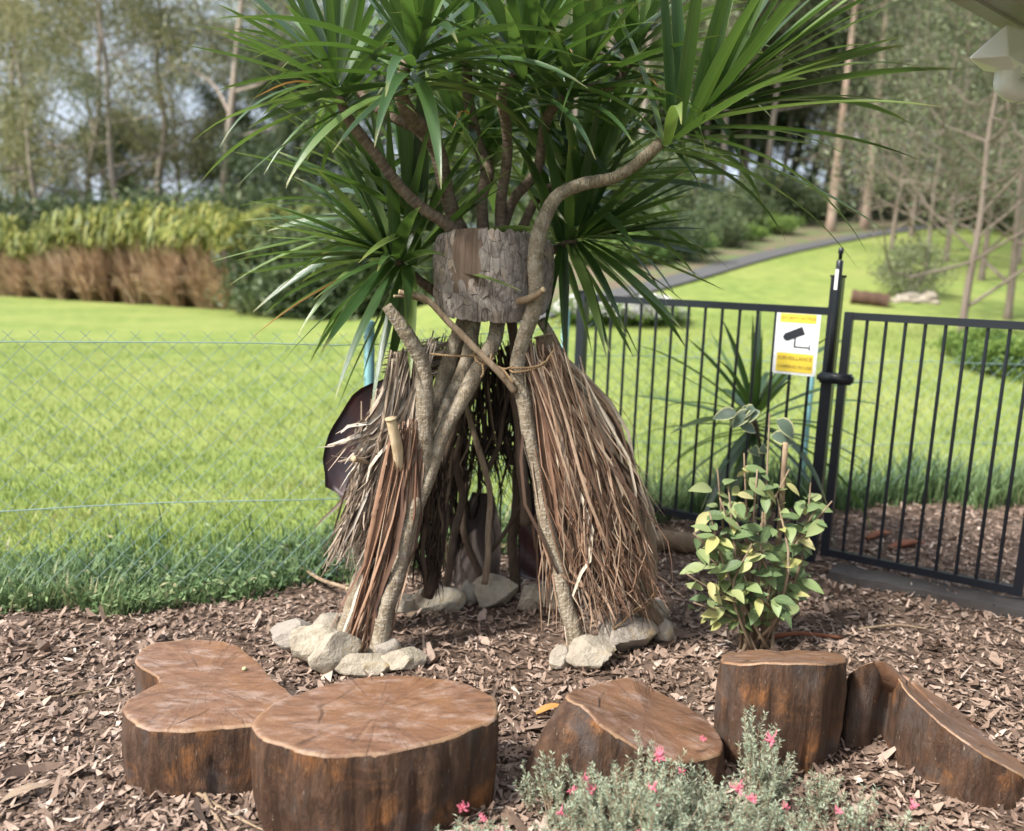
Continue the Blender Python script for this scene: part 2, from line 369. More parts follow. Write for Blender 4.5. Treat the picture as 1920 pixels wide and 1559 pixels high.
k = NT('dark_thatch'); f = k.rnd()
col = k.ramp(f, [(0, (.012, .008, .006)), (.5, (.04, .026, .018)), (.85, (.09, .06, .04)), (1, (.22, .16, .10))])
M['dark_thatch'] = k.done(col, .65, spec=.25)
k = NT('maroon_sheath'); u = k.uv(); o = k.obj(); n = k.noise(k.mapv(u, (60, 3, 1)), 1.0, 5, .7); b = k.noise(o, 9, 3)
c = k.ramp(n, [(.3, (.012, .004, .005)), (.6, (.04, .010, .010)), (.85, (.12, .03, .02))])
M['maroon_sheath'] = k.done(k.mix(c, (.016, .01, .015), k.rng(b, .4, .65)), .38, k.bump(n, .4, .004), spec=.5)
k = NT('tan_sheath'); u = k.uv(); n = k.noise(k.mapv(u, (50, 3, 1)), 1.0, 5, .7)
M['tan_sheath'] = k.done(k.ramp(n, [(.3, (.13, .09, .06)), (.55, (.28, .205, .14)), (.8, (.42, .33, .24))]), .6, k.bump(n, .5, .004))
k = NT('pink_bark'); o = k.obj(); n = k.noise(k.mapv(o, (20, 20, 4)), 1, 4)
M['pink_bark'] = k.done(k.ramp(n, [(.3, (.05, .037, .03)), (.7, (.11, .085, .073))]), .8, k.bump(n, .3, .004))
k = NT('twine'); u = k.sep(k.uv()); w = k.math('SINE', k.math('ADD', k.math('MULTIPLY', u[1], 700), k.math('MULTIPLY', u[0], 6.283))); n = k.noise(k.obj(), 150, 2)
M['twine'] = k.done(k.mix((.24, .15, .075), (.46, .33, .2), k.math('MULTIPLY', n, k.rng(w, -1, 1, .5, 1))), .9, k.bump(w, .6, .003), spec=.1)
# stone
k = NT('stone'); o = k.obj(); n = k.noise(o, 9, 5, .7); n2 = k.noise(o, 60, 4, .7); f = k.orand()
c = k.mix(k.ramp(n, [(.3, (.2, .165, .12)), (.5, (.38, .33, .25)), (.72, (.5, .45, .36))]), (.26, .23, .2), k.rng(f, .3, .9, 0, .8))
c = k.mix(c, (.42, .29, .12), k.rng(k.noise(o, 14, 3), .58, .72, 0, .6)); c = k.mix(c, (.14, .115, .09), k.rng(n2, .58, .8, 0, .55))
M['stone'] = k.done(c, .9, k.bump(k.math('ADD', n2, n), .8, .012), spec=.2)
# leaves
k = NT('strap_leaf'); u = k.sep(k.uv()); f = k.orand(); g = k.rnd()
stri = k.noise(k.mapv(k.uv(), (28, .6, 1)), 1.0, 3, .6)
c = k.ramp(k.math('FRACT', k.math('ADD', f, g)), [(0, (.012, .034, .013)), (.45, (.027, .068, .02)), (.8, (.07, .13, .032)), (1, (.16, .22, .055))])
c = k.mix(c, k.mix(c, (.13, .22, .06), .45), k.rng(stri, .45, .7)); c = k.mix(c, (.2, .26, .06), k.rng(k.math('ABSOLUTE', k.math('SUBTRACT', u[0], .5)), .46, .5, 0, .6))
c = k.mix(c, (.34, .31, .1), k.rng(u[1], .86, 1.0, 0, .7))
M['strap_leaf'] = k.done(c, .3, k.bump(stri, .35, .003), trans=.26, spec=.85, tcol=k.mix(c, (.16, .3, .03), .5))
k = NT('dead_leaf'); stri = k.noise(k.mapv(k.uv(), (28, 1, 1)), 1, 3)
M['dead_leaf'] = k.done(k.mix((.36, .15, .04), (.5, .3, .1), stri), .6, trans=.2)
def leafmat(name, stops, rough=.5, trans=.3, tc=None):
    k = NT(name); f = k.math('FRACT', k.math('ADD', k.rnd(), k.math('MULTIPLY', k.orand(), .35)))
    M[name] = k.done(k.ramp(f, stops), rough, trans=trans, spec=.35, tcol=tc)
leafmat('gum_leaf', [(0, (.09, .115, .065)), (.4, (.16, .185, .1)), (.75, (.23, .25, .135)), (1, (.31, .305, .18))])
leafmat('olive_leaf', [(0, (.11, .125, .06)), (.4, (.19, .2, .09)), (.75, (.27, .26, .12)), (1, (.36, .32, .17))])
leafmat('deep_leaf', [(0, (.035, .055, .03)), (.4, (.07, .105, .05)), (.75, (.12, .16, .07)), (1, (.19, .22, .1))])
leafmat('scrub_leaf', [(0, (.045, .065, .035)), (.4, (.085, .11, .055)), (.75, (.14, .165, .08)), (1, (.22, .235, .13))])
leafmat('lime_leaf', [(0, (.09, .12, .035)), (.4, (.2, .235, .055)), (.75, (.33, .345, .085)), (1, (.46, .42, .13))])
leafmat('bright_leaf', [(0, (.05, .1, .025)), (.5, (.11, .19, .045)), (1, (.24, .33, .07))])
leafmat('straw', [(0, (.22, .14, .085)), (.4, (.4, .27, .165)), (.75, (.54, .39, .25)), (1, (.64, .5, .35))], .8, .4)
leafmat('twig_grey', [(0, (.12, .1, .085)), (.5, (.24, .2, .17)), (1, (.4, .35, .3))], .85, .0001)
leafmat('grev_leaf', [(0, (.17, .22, .15)), (.5, (.31, .37, .25)), (1, (.46, .5, .37))], .6, .2)
k = NT('shrub_leaf'); u = k.sep(k.uv()); f = k.orand(); vein = k.rng(k.math('ABSOLUTE', k.math('SUBTRACT', u[0], .5)), 0, .05, 1, 0); n = k.noise(k.obj(), 40, 3)
c = k.ramp(f, [(0, (.07, .12, .05)), (.3, (.14, .22, .085)), (.6, (.23, .31, .12)), (.84, (.34, .39, .17)), (.9, (.45, .43, .14)), (1, (.5, .45, .22))])
c = k.mix(c, (.3, .36, .14), k.math('MULTIPLY', vein, .5))
M['shrub_leaf'] = k.done(k.mix(c, (.33, .37, .2), k.rng(n, .5, .66, 0, .6)), .5, trans=.32, spec=.35)
k = NT('edged_leaf'); u = k.sep(k.uv()); e = k.math('ABSOLUTE', k.math('SUBTRACT', u[0], .5)); n = k.noise(k.obj(), 50, 3)
M['edged_leaf'] = k.done(k.mix(k.mix((.09, .14, .10), (.2, .26, .2), n), (.55, .55, .3), k.rng(k.math('ADD', e, k.math('MULTIPLY', n, .08)), .4, .46)), .45, trans=.25)
flat('pink_flower', (.66, .16, .22), .6, var=.3, scale=90); flat('white_flower', (.7, .68, .66), .7)
flat('bud_green', (.4, .42, .2), .6)
# made things
flat('black_metal', (.012, .015, .022), .32, .5, .1); flat('teal_metal', (.16, .33, .35), .5, .4, .12); flat('teal_wire', (.2, .29, .28), .5, .4, .1)
flat('sign_white', (.78, .79, .8), .4); flat('sign_yellow', (.8, .6, .07), .4, var=.03); flat('sign_ink', (.02, .022, .03), .5); flat('sign_text', (.3, .19, .05), .5, var=.02)
flat('white_paint', (.8, .8, .79), .35, .5, .03, 6); flat('cream_paint', (.5, .45, .38), .45, .4, .04, 6); flat('soffit_grey', (.36, .34, .31), .7, .3, .08, 12); flat('roof_dark', (.04, .04, .042), .6)
flat('concrete', (.06, .054, .052), .9, .2, .2, 18); flat('render_wall', (.55, .5, .43), .8, .2, .06, 9)
flat('redwood', (.22, .085, .045), .75, .25, .3, 14)
# ================================================================== the setting
RNG = np.random.default_rng(11)
def grid_sheet(xs, ys, zf):
    X, Y = np.meshgrid(xs, ys); Z = np.vectorize(zf)(X, Y)
    nx, ny = len(xs), len(ys); V = np.stack([X.ravel(), Y.ravel(), Z.ravel()], 1)
    i, j = np.meshgrid(np.arange(ny - 1), np.arange(nx - 1), indexing='ij'); a = (i * nx + j).ravel()
    return V, np.stack([a, a + 1, a + nx + 1, a + nx], 1)
xs = np.concatenate([np.linspace(-260, -40, 12), np.linspace(-34, 34, 110), np.linspace(40, 260, 12)])
ys = np.concatenate([np.linspace(-30, -2, 8), np.linspace(0, 45, 100), np.linspace(50, 420, 16)])
V, Q = grid_sheet(xs, ys, H)
g = Geo(); g.add(V, Q); tag(g.build('lawn', M['lawn']), kind='structure')

BED = [(-5.0, 2.85), (-3.4, 3.02), (-2.11, 3.27), (-1.4, 3.45), (-.87, 3.68), (-.4, 3.95), (.1, 4.3), (.7, 4.78), (1.6, 5.15), (2.82, 5.42), (4.5, 5.6), (6.5, 5.7)]
bx_ = np.array([p[0] for p in BED]); by_ = np.array([p[1] for p in BED])
def bed_edge(x): return float(np.interp(x, bx_, by_)) + .05 * math.sin(x * 5.3) + .03 * math.sin(x * 13.1 + 1)
def bed_z(x, y): return .006 * math.sin(x * 7.1 + 1.3 * y) + .006 * math.sin(y * 9.7 - 2 * x) + .004 * math.sin(23 * x + 17 * y)
nx, ny = 150, 120; V = []
for j in range(ny):
    for i in range(nx):
        x = -5 + 11.5 * i / (nx - 1); t = (j / (ny - 1)); y = -2 + (bed_edge(x) + 2) * t
        V.append((x, y, bed_z(x, y) - (.03 if j == ny - 1 else 0)))
i, j = np.meshgrid(np.arange(ny - 1), np.arange(nx - 1), indexing='ij'); a = (i * nx + j).ravel()
g = Geo(); g.add(V, np.stack([a, a + 1, a + nx + 1, a + nx], 1)); tag(g.build('garden_bed', M['mulch']), kind='structure')

# driveway up the rise, with the bare strip beyond it
DRV = spline([(.2, 13.2), (1.1, 14.2), (2.1, 15.4), (3.5, 17.2), (7.8, 23.2), (14.2, 30.3), (22, 37), (34, 46)], 60)
def strip(name, m, off0, off1, lift, nw=6):
    tg = np.gradient(DRV, axis=0); tg /= np.linalg.norm(tg, axis=1)[:, None]; no = np.stack([-tg[:, 1], tg[:, 0]], 1); V = []
    for i in range(len(DRV)):
        for j in range(nw):
            o = off0 + (off1 - off0) * j / (nw - 1); o += (.25 * math.sin(i * 1.7) + .2 * math.sin(i * .6)) if (j == nw - 1 and name == 'verge') else 0
            p = DRV[i] + (no[i] * o if name == 'driveway' else np.array((0, o))); V.append((p[0], p[1], H(p[0], p[1]) + lift))
    i, j = np.meshgrid(np.arange(len(DRV) - 1), np.arange(nw - 1), indexing='ij'); a = (i * nw + j).ravel()
    g = Geo(); g.add(V, np.stack([a, a + nw, a + nw + 1, a + 1], 1)[:, ::-1]); return tag(g.build(name, M[m]), kind='structure')
strip('driveway', 'asphalt', 0.0, .6, .05)
strip('verge', 'verge', .35, 70.0, .04, 50)

# grass blades of the nearer lawn, and the longer growth the mower misses along the wire
def blades(n, pts, h0, h1, w, m, name, label, lean=.5, tall=None):
    p = np.asarray(pts)[:n]; k = len(p); hh = RNG.uniform(h0, h1, k) * (1 + .35 * np.sin(p[:, 0] * 4.1 + p[:, 1] * 2) * np.sin(p[:, 0] * 1.7 - p[:, 1] * 3.3))
    az = RNG.uniform(0, 2 * math.pi, k); ln = RNG.uniform(.1, lean, k)
    tip = np.stack([np.cos(az) * ln * hh, np.sin(az) * ln * hh, hh], 1); mid = tip * np.array([.35, .35, .55])
    sd = np.stack([-np.sin(az + RNG.normal(0, .6, k)), np.cos(az), np.zeros(k)], 1) * (w * RNG.uniform(.6, 1.4, k))[:, None]
    V = np.stack([p - sd, p + sd, p + mid + sd * .8, p + mid - sd * .8, p + tip], 1).reshape(-1, 3)
    b = np.arange(k) * 5; g = Geo()
    g.add(V, np.stack([b, b + 1, b + 2, b + 3], 1), np.stack([b + 3, b + 2, b + 4], 1), None, np.repeat(np.clip(.6 * RNG.beta(2.2, 2.2, k) + .2 + .13 * np.sin(p[:, 0] * 2.3 + 1.7 * np.sin(p[:, 1] * 1.9)) + .1 * np.sin(p[:, 1] * 3.1 + 2.1 * np.sin(p[:, 0] * 1.3)), 0, 1), 5))
    return tag(g.build(name, M[m], smooth=False), label, 'grass', None, 'stuff')
pts = []
while len(pts) < 70000:
    y = 3.0 + 11.0 * random.random() ** 1.7; x = random.uniform(-.72, .68) * y
    if y > bed_edge(x): pts.append((x, y, H(x, y)))
blades(70000, pts, .03, .065, .0035, 'grass_blade', 'lawn_grass', 'short yellow-green mown grass of the lawn behind the wire fence', .9)
pts = []
while len(pts) < 9500:
    x = random.uniform(-3.2, .2); y = bed_edge(x) - .06 + abs(random.gauss(0, .38)) 
    pts.append((x, y, -.01))
blades(9500, pts, .03, .14, .0055, 'weed_blade', 'tall_grass', 'long blue-green grass and weeds at the foot of the wire fence left of the hut', 1.0)
pts = []
while len(pts) < 6500:
    x = random.uniform(.2, 4.3); y = bed_edge(x) - .04 + abs(random.gauss(0, .22))
    pts.append((x, y, -.01))
blades(6500, pts, .06, .32, .0055, 'weed_blade', 'tall_grass', 'long green grass at the lawn edge behind the black pool fence', .7)

wl_ = Geo(); n_ = 4200; xx_ = RNG.uniform(-3.2, .1, n_); yy_ = np.array([bed_edge(x) for x in xx_]) - .08 + np.abs(RNG.normal(0, .3, n_)); pp_ = np.stack([xx_, yy_, RNG.uniform(.0, .09, n_)], 1)
wl_.leaves(pp_, RNG.normal(0, 1, (n_, 3)) * (1, 1, .5) + (0, 0, .35), RNG.uniform(.02, .055, n_), RNG.uniform(.01, .026, n_), np.clip(RNG.beta(2, 2, n_), 0, 1), RNG)
tag(wl_.build('weeds', M['weed_blade'], smooth=False), 'small broad-leaved weeds among the long grass at the wire fence', 'weeds', None, 'stuff')
# bark chips and dead leaves lying over the bed
def litter(n, sizes, seed):
    rg = np.random.default_rng(seed); g = Geo(); P_ = []
    while len(P_) < n:
        y = 1.0 + 4.6 * rg.random() ** 1.25; x = rg.uniform(-.78, .74) * y
        if y < bed_edge(x) + .05: P_.append((x, y, bed_z(x, y) + rg.uniform(.002, .02)))
    p = np.array(P_); az = rg.uniform(0, 2 * math.pi, n); tl = rg.normal(0, .28, n)
    L = rg.uniform(*sizes, n) * np.where(rg.random(n) < .05, 2.1, 1); Wd = L * rg.uniform(.16, .5, n)
    d = np.stack([np.cos(az), np.sin(az), tl], 1); s = np.stack([-np.sin(az), np.cos(az), rg.normal(0, .35, n)], 1)
    cup = (rg.normal(0, .22, n) * L)[:, None] * np.array((0, 0, 1.0))
    d *= (L / 2)[:, None]; s *= (Wd / 2)[:, None]
    V = np.stack([p - d - s * .35 + cup, p - d + s * .35 + cup, p + s * 1.0, p - s * 1.0, p + d + s * .25 + cup, p + d - s * .25 + cup], 1).reshape(-1, 3)
    V[:, 2] = np.maximum(V[:, 2], .0015)
    b = np.arange(n) * 6
    g.add(V, np.vstack([np.stack([b, b + 1, b + 2, b + 3], 1), np.stack([b + 3, b + 2, b + 4, b + 5], 1)]), None, None, np.repeat(np.clip(rg.beta(1.9, 2.3, n), 0, 1), 6))
    return g
g = litter(46000, (.012, .05), 3); tag(g.build('bark_mulch', M['litter'], smooth=False), 'brown bark chips and dead leaves covering the garden bed', 'mulch', None, 'stuff')

# ------------------------------------------------------------------ trees
def tree_geo(seed, h, leaf=(.16, .05), nleaf=130, first=.35, nb=12, spread=.34, r0=.016, droop=.6, lean=.05, clump=.75, twig=False, up=.55):
    rg = np.random.default_rng(seed); tr = Geo(); cr = Geo()
    k = 8; tp = np.zeros((k, 3)); tp[:, 2] = np.linspace(-.15, h, k)
    tp[1:, :2] = np.cumsum(rg.normal(0, lean * h / k * 1.4, (k - 1, 2)), 0) + np.linspace(0, 1, k)[1:, None] * rg.normal(0, lean * h, 2)
    T = spline(tp, 22); rad = r0 * h * (1 - np.linspace(0, 1, 22) ** .8 * .88); rad[0] *= 1.35
    tr.tube(T, rad, 8, rough=.12); cl = []
    for b in range(nb):
        t = first + (1 - first) * (b + rg.random()) / nb; i = int(t * 21); st = T[i]; az = b * 2.4 + rg.normal(0, .5); el = rg.uniform(.1, 1.0) * up + .15
        L = spread * h * (1.15 - .75 * (t - first) / (1 - first)) * rg.uniform(.7, 1.2)
        d = np.array((math.cos(az) * math.cos(el), math.sin(az) * math.cos(el), math.sin(el)))
        bend = rg.normal(0, .22, 3) * L; bp = spline([st, st + d * L * .35 + bend * .5, st + d * L * .7 + bend * .2 + (0, 0, .05 * L), st + d * L + (0, 0, .1 * L)], 9)
        br = rad[i] * .5 * (1 - np.linspace(0, 1, 9) * .8); tr.tube(bp, br, 5, cap=False)
        for q in range(4):
            s = bp[rg.integers(3, 9)]; d2 = nrm(d + rg.normal(0, .7, 3)); e = s + d2 * L * rg.uniform(.15, .42)
            tr.tube(spline([s, (s + e) / 2 + rg.normal(0, .06 * L, 3), e], 5), br[5] * .6 * np.linspace(1, .3, 5), 4, cap=False)
            cl.append((e, rg.uniform(.6, 1.2) * clump)); cl.append(((s + e) / 2, rg.uniform(.4, .9) * clump))
            if twig:
                for w in range(7):
                    s3 = s + (e - s) * rg.random(); e3 = s3 + nrm(rg.normal(0, 1, 3) + d2 * .6) * L * rg.uniform(.1, .3)
                    tr.tube(spline([s3, (s3 + e3) / 2 + rg.normal(0, .03 * L, 3), e3], 4), br[6] * .35 * np.linspace(1, .4, 4), 3, cap=False)
        cl.append((bp[-1], clump))
    cl.append((T[-1], clump * 1.1))
    for c, rr in cl:
        n = max(4, int(nleaf * rr * rr / clump / clump * rg.uniform(.5, 1.2))); cv = rg.random()
        pos = c + rg.normal(0, 1, (n, 3)) * np.array((rr * .55, rr * .55, rr * .4))
        dr = rg.normal(0, 1, (n, 3)) + np.array((0, 0, -droop * 1.6))
        cr.leaves(pos, dr, leaf[0] * rg.uniform(.6, 1.3, n), leaf[1] * rg.uniform(.7, 1.3, n), np.clip(.55 * cv + .45 * rg.random(n), 0, 1), rg)
    return tr, cr
def tree_proto(name, bark, leafm, seed, h, **kw):
    tr, cr = tree_geo(seed, h, **kw); e = thing(name, 'x', 'tree')
    tr.build('trunk', M[bark], e); cr.build("crown", M[leafm], e); e['h'] = h
    del e['h']; return e
class Stand:
    "one proto; the first placement uses it, later ones are copies"
    def __init__(self, proto): self.p = proto; self.used = False
    def at(self, u, Y, label, group=None, s=1.0, rz=0.0, x=None):
        xx = XY(u, Y) if x is None else x; loc = (xx, Y, H(xx, Y) - .02)
        if not self.used:
            self.used = True; o = self.p; o.location = loc; o.rotation_euler = (0, 0, rz); o.scale = (s, s, s) if np.isscalar(s) else s; o['label'] = label
            if group: o['group'] = group
            return o
        o = copy_tree(self.p, loc, rz, s, label, None)
        if group: o['group'] = group
        elif 'group' in o: del o['group']
        return o
olive = [Stand(tree_proto('gum_tree', 'gum_bark', 'olive_leaf', s, 15.0, nleaf=150, nb=15, first=.2, clump=.9, spread=.3, leaf=(.2, .055), r0=.011)) for s in (21, 22)]
gum = [Stand(tree_proto('gum_tree', 'gum_bark', 'gum_leaf', s, 16.0, nleaf=150, nb=12, first=.32, clump=.95, spread=.33, lean=.09, r0=.014, leaf=(.2, .055))) for s in (31, 32)]
deep = [Stand(tree_proto('forest_tree', 'dark_bark', 'deep_leaf', s, 13.0, nleaf=260, nb=17, first=.12, clump=1.1, spread=.27, leaf=(.22, .08))) for s in (41, 42)]
slim = [Stand(tree_proto('slim_tree', 'gum_bark', 'gum_leaf', s, 15.0, nleaf=150, nb=14, first=.3, clump=.95, spread=.22, r0=.009, lean=.03, leaf=(.2, .06))) for s in (51, 52, 53)]
twigt = Stand(tree_proto('twiggy_tree', 'twig_bark', 'scrub_leaf', 61, 7.0, nleaf=34, nb=30, first=.14, clump=.5, spread=.34, leaf=(.09, .035), r0=.009, lean=.02, twig=True, droop=.2))
peel = Stand(tree_proto('paperbark_tree', 'peel_bark', 'deep_leaf', 71, 15.0, nleaf=200, nb=11, first=.45, clump=.95, spread=.25, r0=.011, lean=.02))
GL = 'trees of the wood behind the straw-coloured hedge'; GRT = 'trees of the wood above the driveway'
T_OL = 'wispy olive-green gum tree in the wood behind the straw-coloured hedge'
T_GL = 'tall grey-green gum with pale bent limbs behind the straw-coloured hedge'
T_DL = 'dense dark green tree in the wood behind the straw-coloured hedge'
for k, (u, Y, s, rz) in enumerate([(20, 38, 1.0, 0), (165, 35, 1.08, 1.2), (255, 33, 1.0, 2.2), (-120, 35, 1.0, .7), (335, 41, .95, 4.1), (560, 43, 1.0, 5.0), (100, 32, .8, 2.9), (210, 44, 1.1, 3.6), (460, 45, 1.0, .4)]): olive[k % 2].at(u, Y, T_OL, GL, s, rz)
for k, (u, Y, s, rz) in enumerate([(420, 34, 1.12, 0.3), (330, 37, 1.0, 2.0), (90, 45, .9, 4.0), (520, 39, 1.0, 3.3), (660, 38, 1.1, 1.1)]): gum[k % 2].at(u, Y, T_GL, GL, s, rz)
for k, (u, Y, s, rz) in enumerate([(60, 42, .5, 0), (190, 40, .55, 1), (300, 43, .6, 2), (430, 38, .62, 3), (500, 35, .66, 4), (580, 33, .72, 5), (660, 32, .8, 6), (740, 33, .9, 1.5), (830, 34, .9, 2.5), (-60, 44, .5, 3)]): deep[k % 2].at(u, Y, T_DL, GL, s, rz)
T_SR = 'slim pale-trunked tree in the wood above the driveway'
T_DR = 'dense dark green tree in the wood above the driveway'
T_GR = 'tall grey-green gum in the wood above the driveway'
for k, (u, Y, s, rz) in enumerate([(1130, 31, 1, 0), (1185, 29, .95, 1), (1230, 33, 1, 2), (1265, 30, .9, 3), (1310, 34, 1, 4), (1345, 31, .92, 5), (1385, 35, 1, 6), (1420, 32, .95, .5), (1450, 36, 1.05, 1.5), (1650, 37, 1.05, 2.5), (1690, 40, 1, 3.5), (1760, 38, 1.1, 4.5), (1850, 41, 1.05, 5.5), (1920, 39, 1.1, .8), (1060, 34, 1, 1.8), (990, 36, 1, 2.8)]): slim[k % 3].at(u, Y, T_SR, GRT, s, rz)
for k, (u, Y, s, rz) in enumerate([(930, 36, 1, 0), (1090, 40, 1, 1), (1210, 41, .9, 2), (1330, 44, .95, 3), (1460, 42, 1.1, 4), (1570, 36, 1.0, 5), (1640, 44, 1.15, 6), (1740, 45, 1.15, .6), (1830, 46, 1.2, 1.6), (1930, 46, 1.2, 2.6), (1160, 36, .9, .2), (1260, 38, 1.0, 1.2), (1375, 39, .9, 2.2), (1430, 40, 1.05, 3.2), (1500, 41, 1.0, 4.2), (1540, 46, 1.2, 5.2), (1290, 47, 1.1, .9), (1120, 47, 1.1, 1.9)]): deep[k % 2].at(u, Y, T_DR, GRT, s, rz)
for k, (u, Y, s, rz) in enumerate([(1400, 40, 1.1, 1), (1600, 41, 1.1, 3), (1700, 46, 1.2, 5), (1880, 48, 1.2, 2), (1150, 46, 1.1, 4)]): gum[k % 2].at(u, Y, T_GR, GRT, s, rz)
peel.at(1548, 28.5, 'paperbark with peeling pinkish trunk at the edge of the driveway verge', None, 1.0, 0)
peel.at(1612, 30, 'paperbark with a straight trunk just uphill of the peeling pinkish one', None, 1.05, 2.4)
twigt.at(1815, 12.5, 'bare twiggy tree with sparse leaves on the lawn beyond the gate', None, 1.0, 0.4)
twigt.at(1900, 14.5, 'sparse grey twiggy tree beyond the gate, uphill of another bare one', None, 1.1, 2.4)
for u_, Y_, s_, r_ in [(1665, 24, 1.1, .3), (1770, 22, 1.2, 1.3), (1840, 19, 1.15, 5.3), (1905, 22, 1.3, 3.3), (1700, 28, 1.3, 2.1), (1600, 33, 1.3, 3.7)]: twigt.at(u_, Y_, 'bare grey twiggy tree in the thicket at the top of the lawn', 'bare twiggy trees at the top of the lawn', s_, r_)
twigt.at(1735, 20, 'thin twiggy sapling beside the driveway, beyond the log on the lawn', None, .9, 4.1)

def bush_geo(seed, rx, ry, rz, n, leaf, stems=9):
    rg = np.random.default_rng(seed); st = Geo(); fo = Geo(); cl = []
    for i in range(stems):
        az = rg.uniform(0, 6.28); q = rg.uniform(.2, .9); e = np.array((math.cos(az) * rx * q, math.sin(az) * ry * q, rz * rg.uniform(.8, 1.8)))
        st.tube(spline([(0, 0, -.03), e * (.4, .4, .5), e], 6), rx * .03 * np.linspace(1, .3, 6), 4); cl.append(e)
    cl = np.array(cl)
    for i in range(46):
        a = nrm(rg.normal(0, 1, 3)); c = a * (rx, ry, rz) * rg.uniform(.55, 1.0) + (0, 0, rz * .95); c[2] = max(c[2], rz * .12); m = n // 46
        pos = c + rg.normal(0, 1, (m, 3)) * (rx * .2, ry * .2, rz * .17); pos[:, 2] = np.maximum(pos[:, 2], .01)
        fo.leaves(pos, rg.normal(0, 1, (m, 3)) + nrm(c) * .6, leaf[0] * rg.uniform(.6, 1.3, m), leaf[1] * rg.uniform(.7, 1.3, m), np.clip(.5 * rg.random() + .5 * rg.random(m), 0, 1), rg)
    return st, fo
def bush_proto(name, leafm, seed, rx, ry, rz, n, leaf, cat='bush'):
    st, fo = bush_geo(seed, rx, ry, rz, n, leaf); e = thing(name, 'x', cat); st.build('stem', M['dark_bark'], e); fo.build('foliage', M[leafm], e); return Stand(e)
ub = [bush_proto('bush', 'deep_leaf', 81, 1.7, 1.5, 1.2, 5000, (.2, .08)), bush_proto('bush', 'bright_leaf', 82, 1.5, 1.4, .8, 5000, (.2, .08)), bush_proto('bush', 'gum_leaf', 83, 1.6, 1.5, 1.3, 4200, (.2, .06))]
for u, Y, s in [(1130, 19.5, .7), (1190, 19.8, .6), (1240, 20.6, .6), (1290, 22, .55), (1340, 23.6, .55), (1395, 25.2, .5), (1450, 27.2, .5)]: ub[1 if u % 20 else 0].at(u, Y, 'low green bush at the foot of the wood above the driveway', 'green bushes above the driveway', s * random.uniform(.6, 1.2), u)
for u, Y, s in [(1400, 30, .8), (1460, 31, .75), (1510, 33, .7), (1590, 35, .8), (1660, 38, 1.0), (1345, 27, .7), (1290, 25.5, .7), (1250, 28, 1.1), (1180, 27, 1.1), (1090, 26, 1.2), (1010, 25, 1.2)]: ub[0].at(u, Y, 'dark green bush among the trunks above the driveway', 'dark bushes above the driveway', s, u)
for u, Y, s in [(1750, 33, 1.2), (1820, 33, 1.3), (1890, 32, 1.4), (1950, 30, 1.4)]: ub[2].at(u, Y, 'grey-green bush under the trees at the top of the lawn', 'grey-green bushes at the top of the lawn', s, u)
for u, Y, s in [(-60, 33, 1.5), (40, 32, 1.4), (130, 32, 1.4), (230, 31, 1.4), (330, 31, 1.5), (420, 30, 1.5), (500, 29, 1.4)]: ub[0].at(u, Y, 'dark bush in the shade behind the straw-coloured hedge', 'dark bushes behind the hedge', s, u)
for u, Y, s in [(1850, 11.5, .3), (1925, 10.5, .34), (1885, 10.8, .26)]: ub[1].at(u, Y, 'leafy green bush on the lawn under the bare twiggy tree', 'bushes under the twiggy tree', s, u)
ub[2].at(1712, 16.5, 'dark grey-green bush beside the pale stones on the lawn', None, .42, 2.0)

# hedge of tall grass clumps: green tops over dead straw skirts
def clump_proto(seed):
    rg = np.random.default_rng(seed); e = thing('hedge_clump', 'x', 'hedge'); sk = Geo(); tp = Geo()
    for i in range(900):
        az = rg.uniform(0, 6.28); q = rg.random() ** .5 * .5; b = np.array((math.cos(az) * q * .75, math.sin(az) * q * .75, -.05)); hh = rg.uniform(.9, 2.05)
        az2 = az + rg.normal(0, .5); out = rg.uniform(.1, .75); tip = b + (math.cos(az2) * out, math.sin(az2) * out, hh)
        if rg.random() < .4: tip = tip - (0, 0, hh * rg.uniform(.2, .6))
        mid = (b + tip) / 2 + (0, 0, hh * .22); sk.ribbon(spline([b, mid, tip], 4), np.array((.03, .035, .03, .008)), (math.sin(az), 1, .2), r=rg.random())
    for i in range(620):
        az = rg.uniform(0, 6.28); b = np.array((math.cos(az) * .3 * rg.random(), math.sin(az) * .3 * rg.random(), rg.uniform(1.5, 2.1))); out = rg.uniform(.15, .7); hh = rg.uniform(.3, 1.1)
        tip = b + (math.cos(az) * out, math.sin(az) * out, hh * rg.uniform(.1, 1)); mid = b + (math.cos(az) * out * .5, math.sin(az) * out * .5, hh)
        tp.ribbon(spline([b, mid, tip], 4), np.array((.03, .075, .06, .008)), (0, 0, 1), r=rg.random())
    sk.build('dead_skirt', M['straw'], e, False); tp.build('green_top', M['lime_leaf'], e, False); return Stand(e)
hc = [clump_proto(91), clump_proto(92)]
for i in range(15):
    t = (i - 3) / 10.0; p0 = G(0, 556); p1 = G(430, 583); x = p0.x + (p1.x - p0.x) * t; y = p0.y + (p1.y - p0.y) * t + .8
    hc[i % 2].at(0, y, 'straw-skirted hedge clump with yellow-green leafy top at the lawn edge', 'hedge clumps along the lawn', (random.uniform(.85, 1.15), random.uniform(.85, 1.15), random.uniform(.66, 1.0)), i * 1.9, x=x + random.uniform(-.15, .15))
palm = thing('palm', 'x', 'palm'); stg = Geo(); fr = Geo(); rg = np.random.default_rng(5)
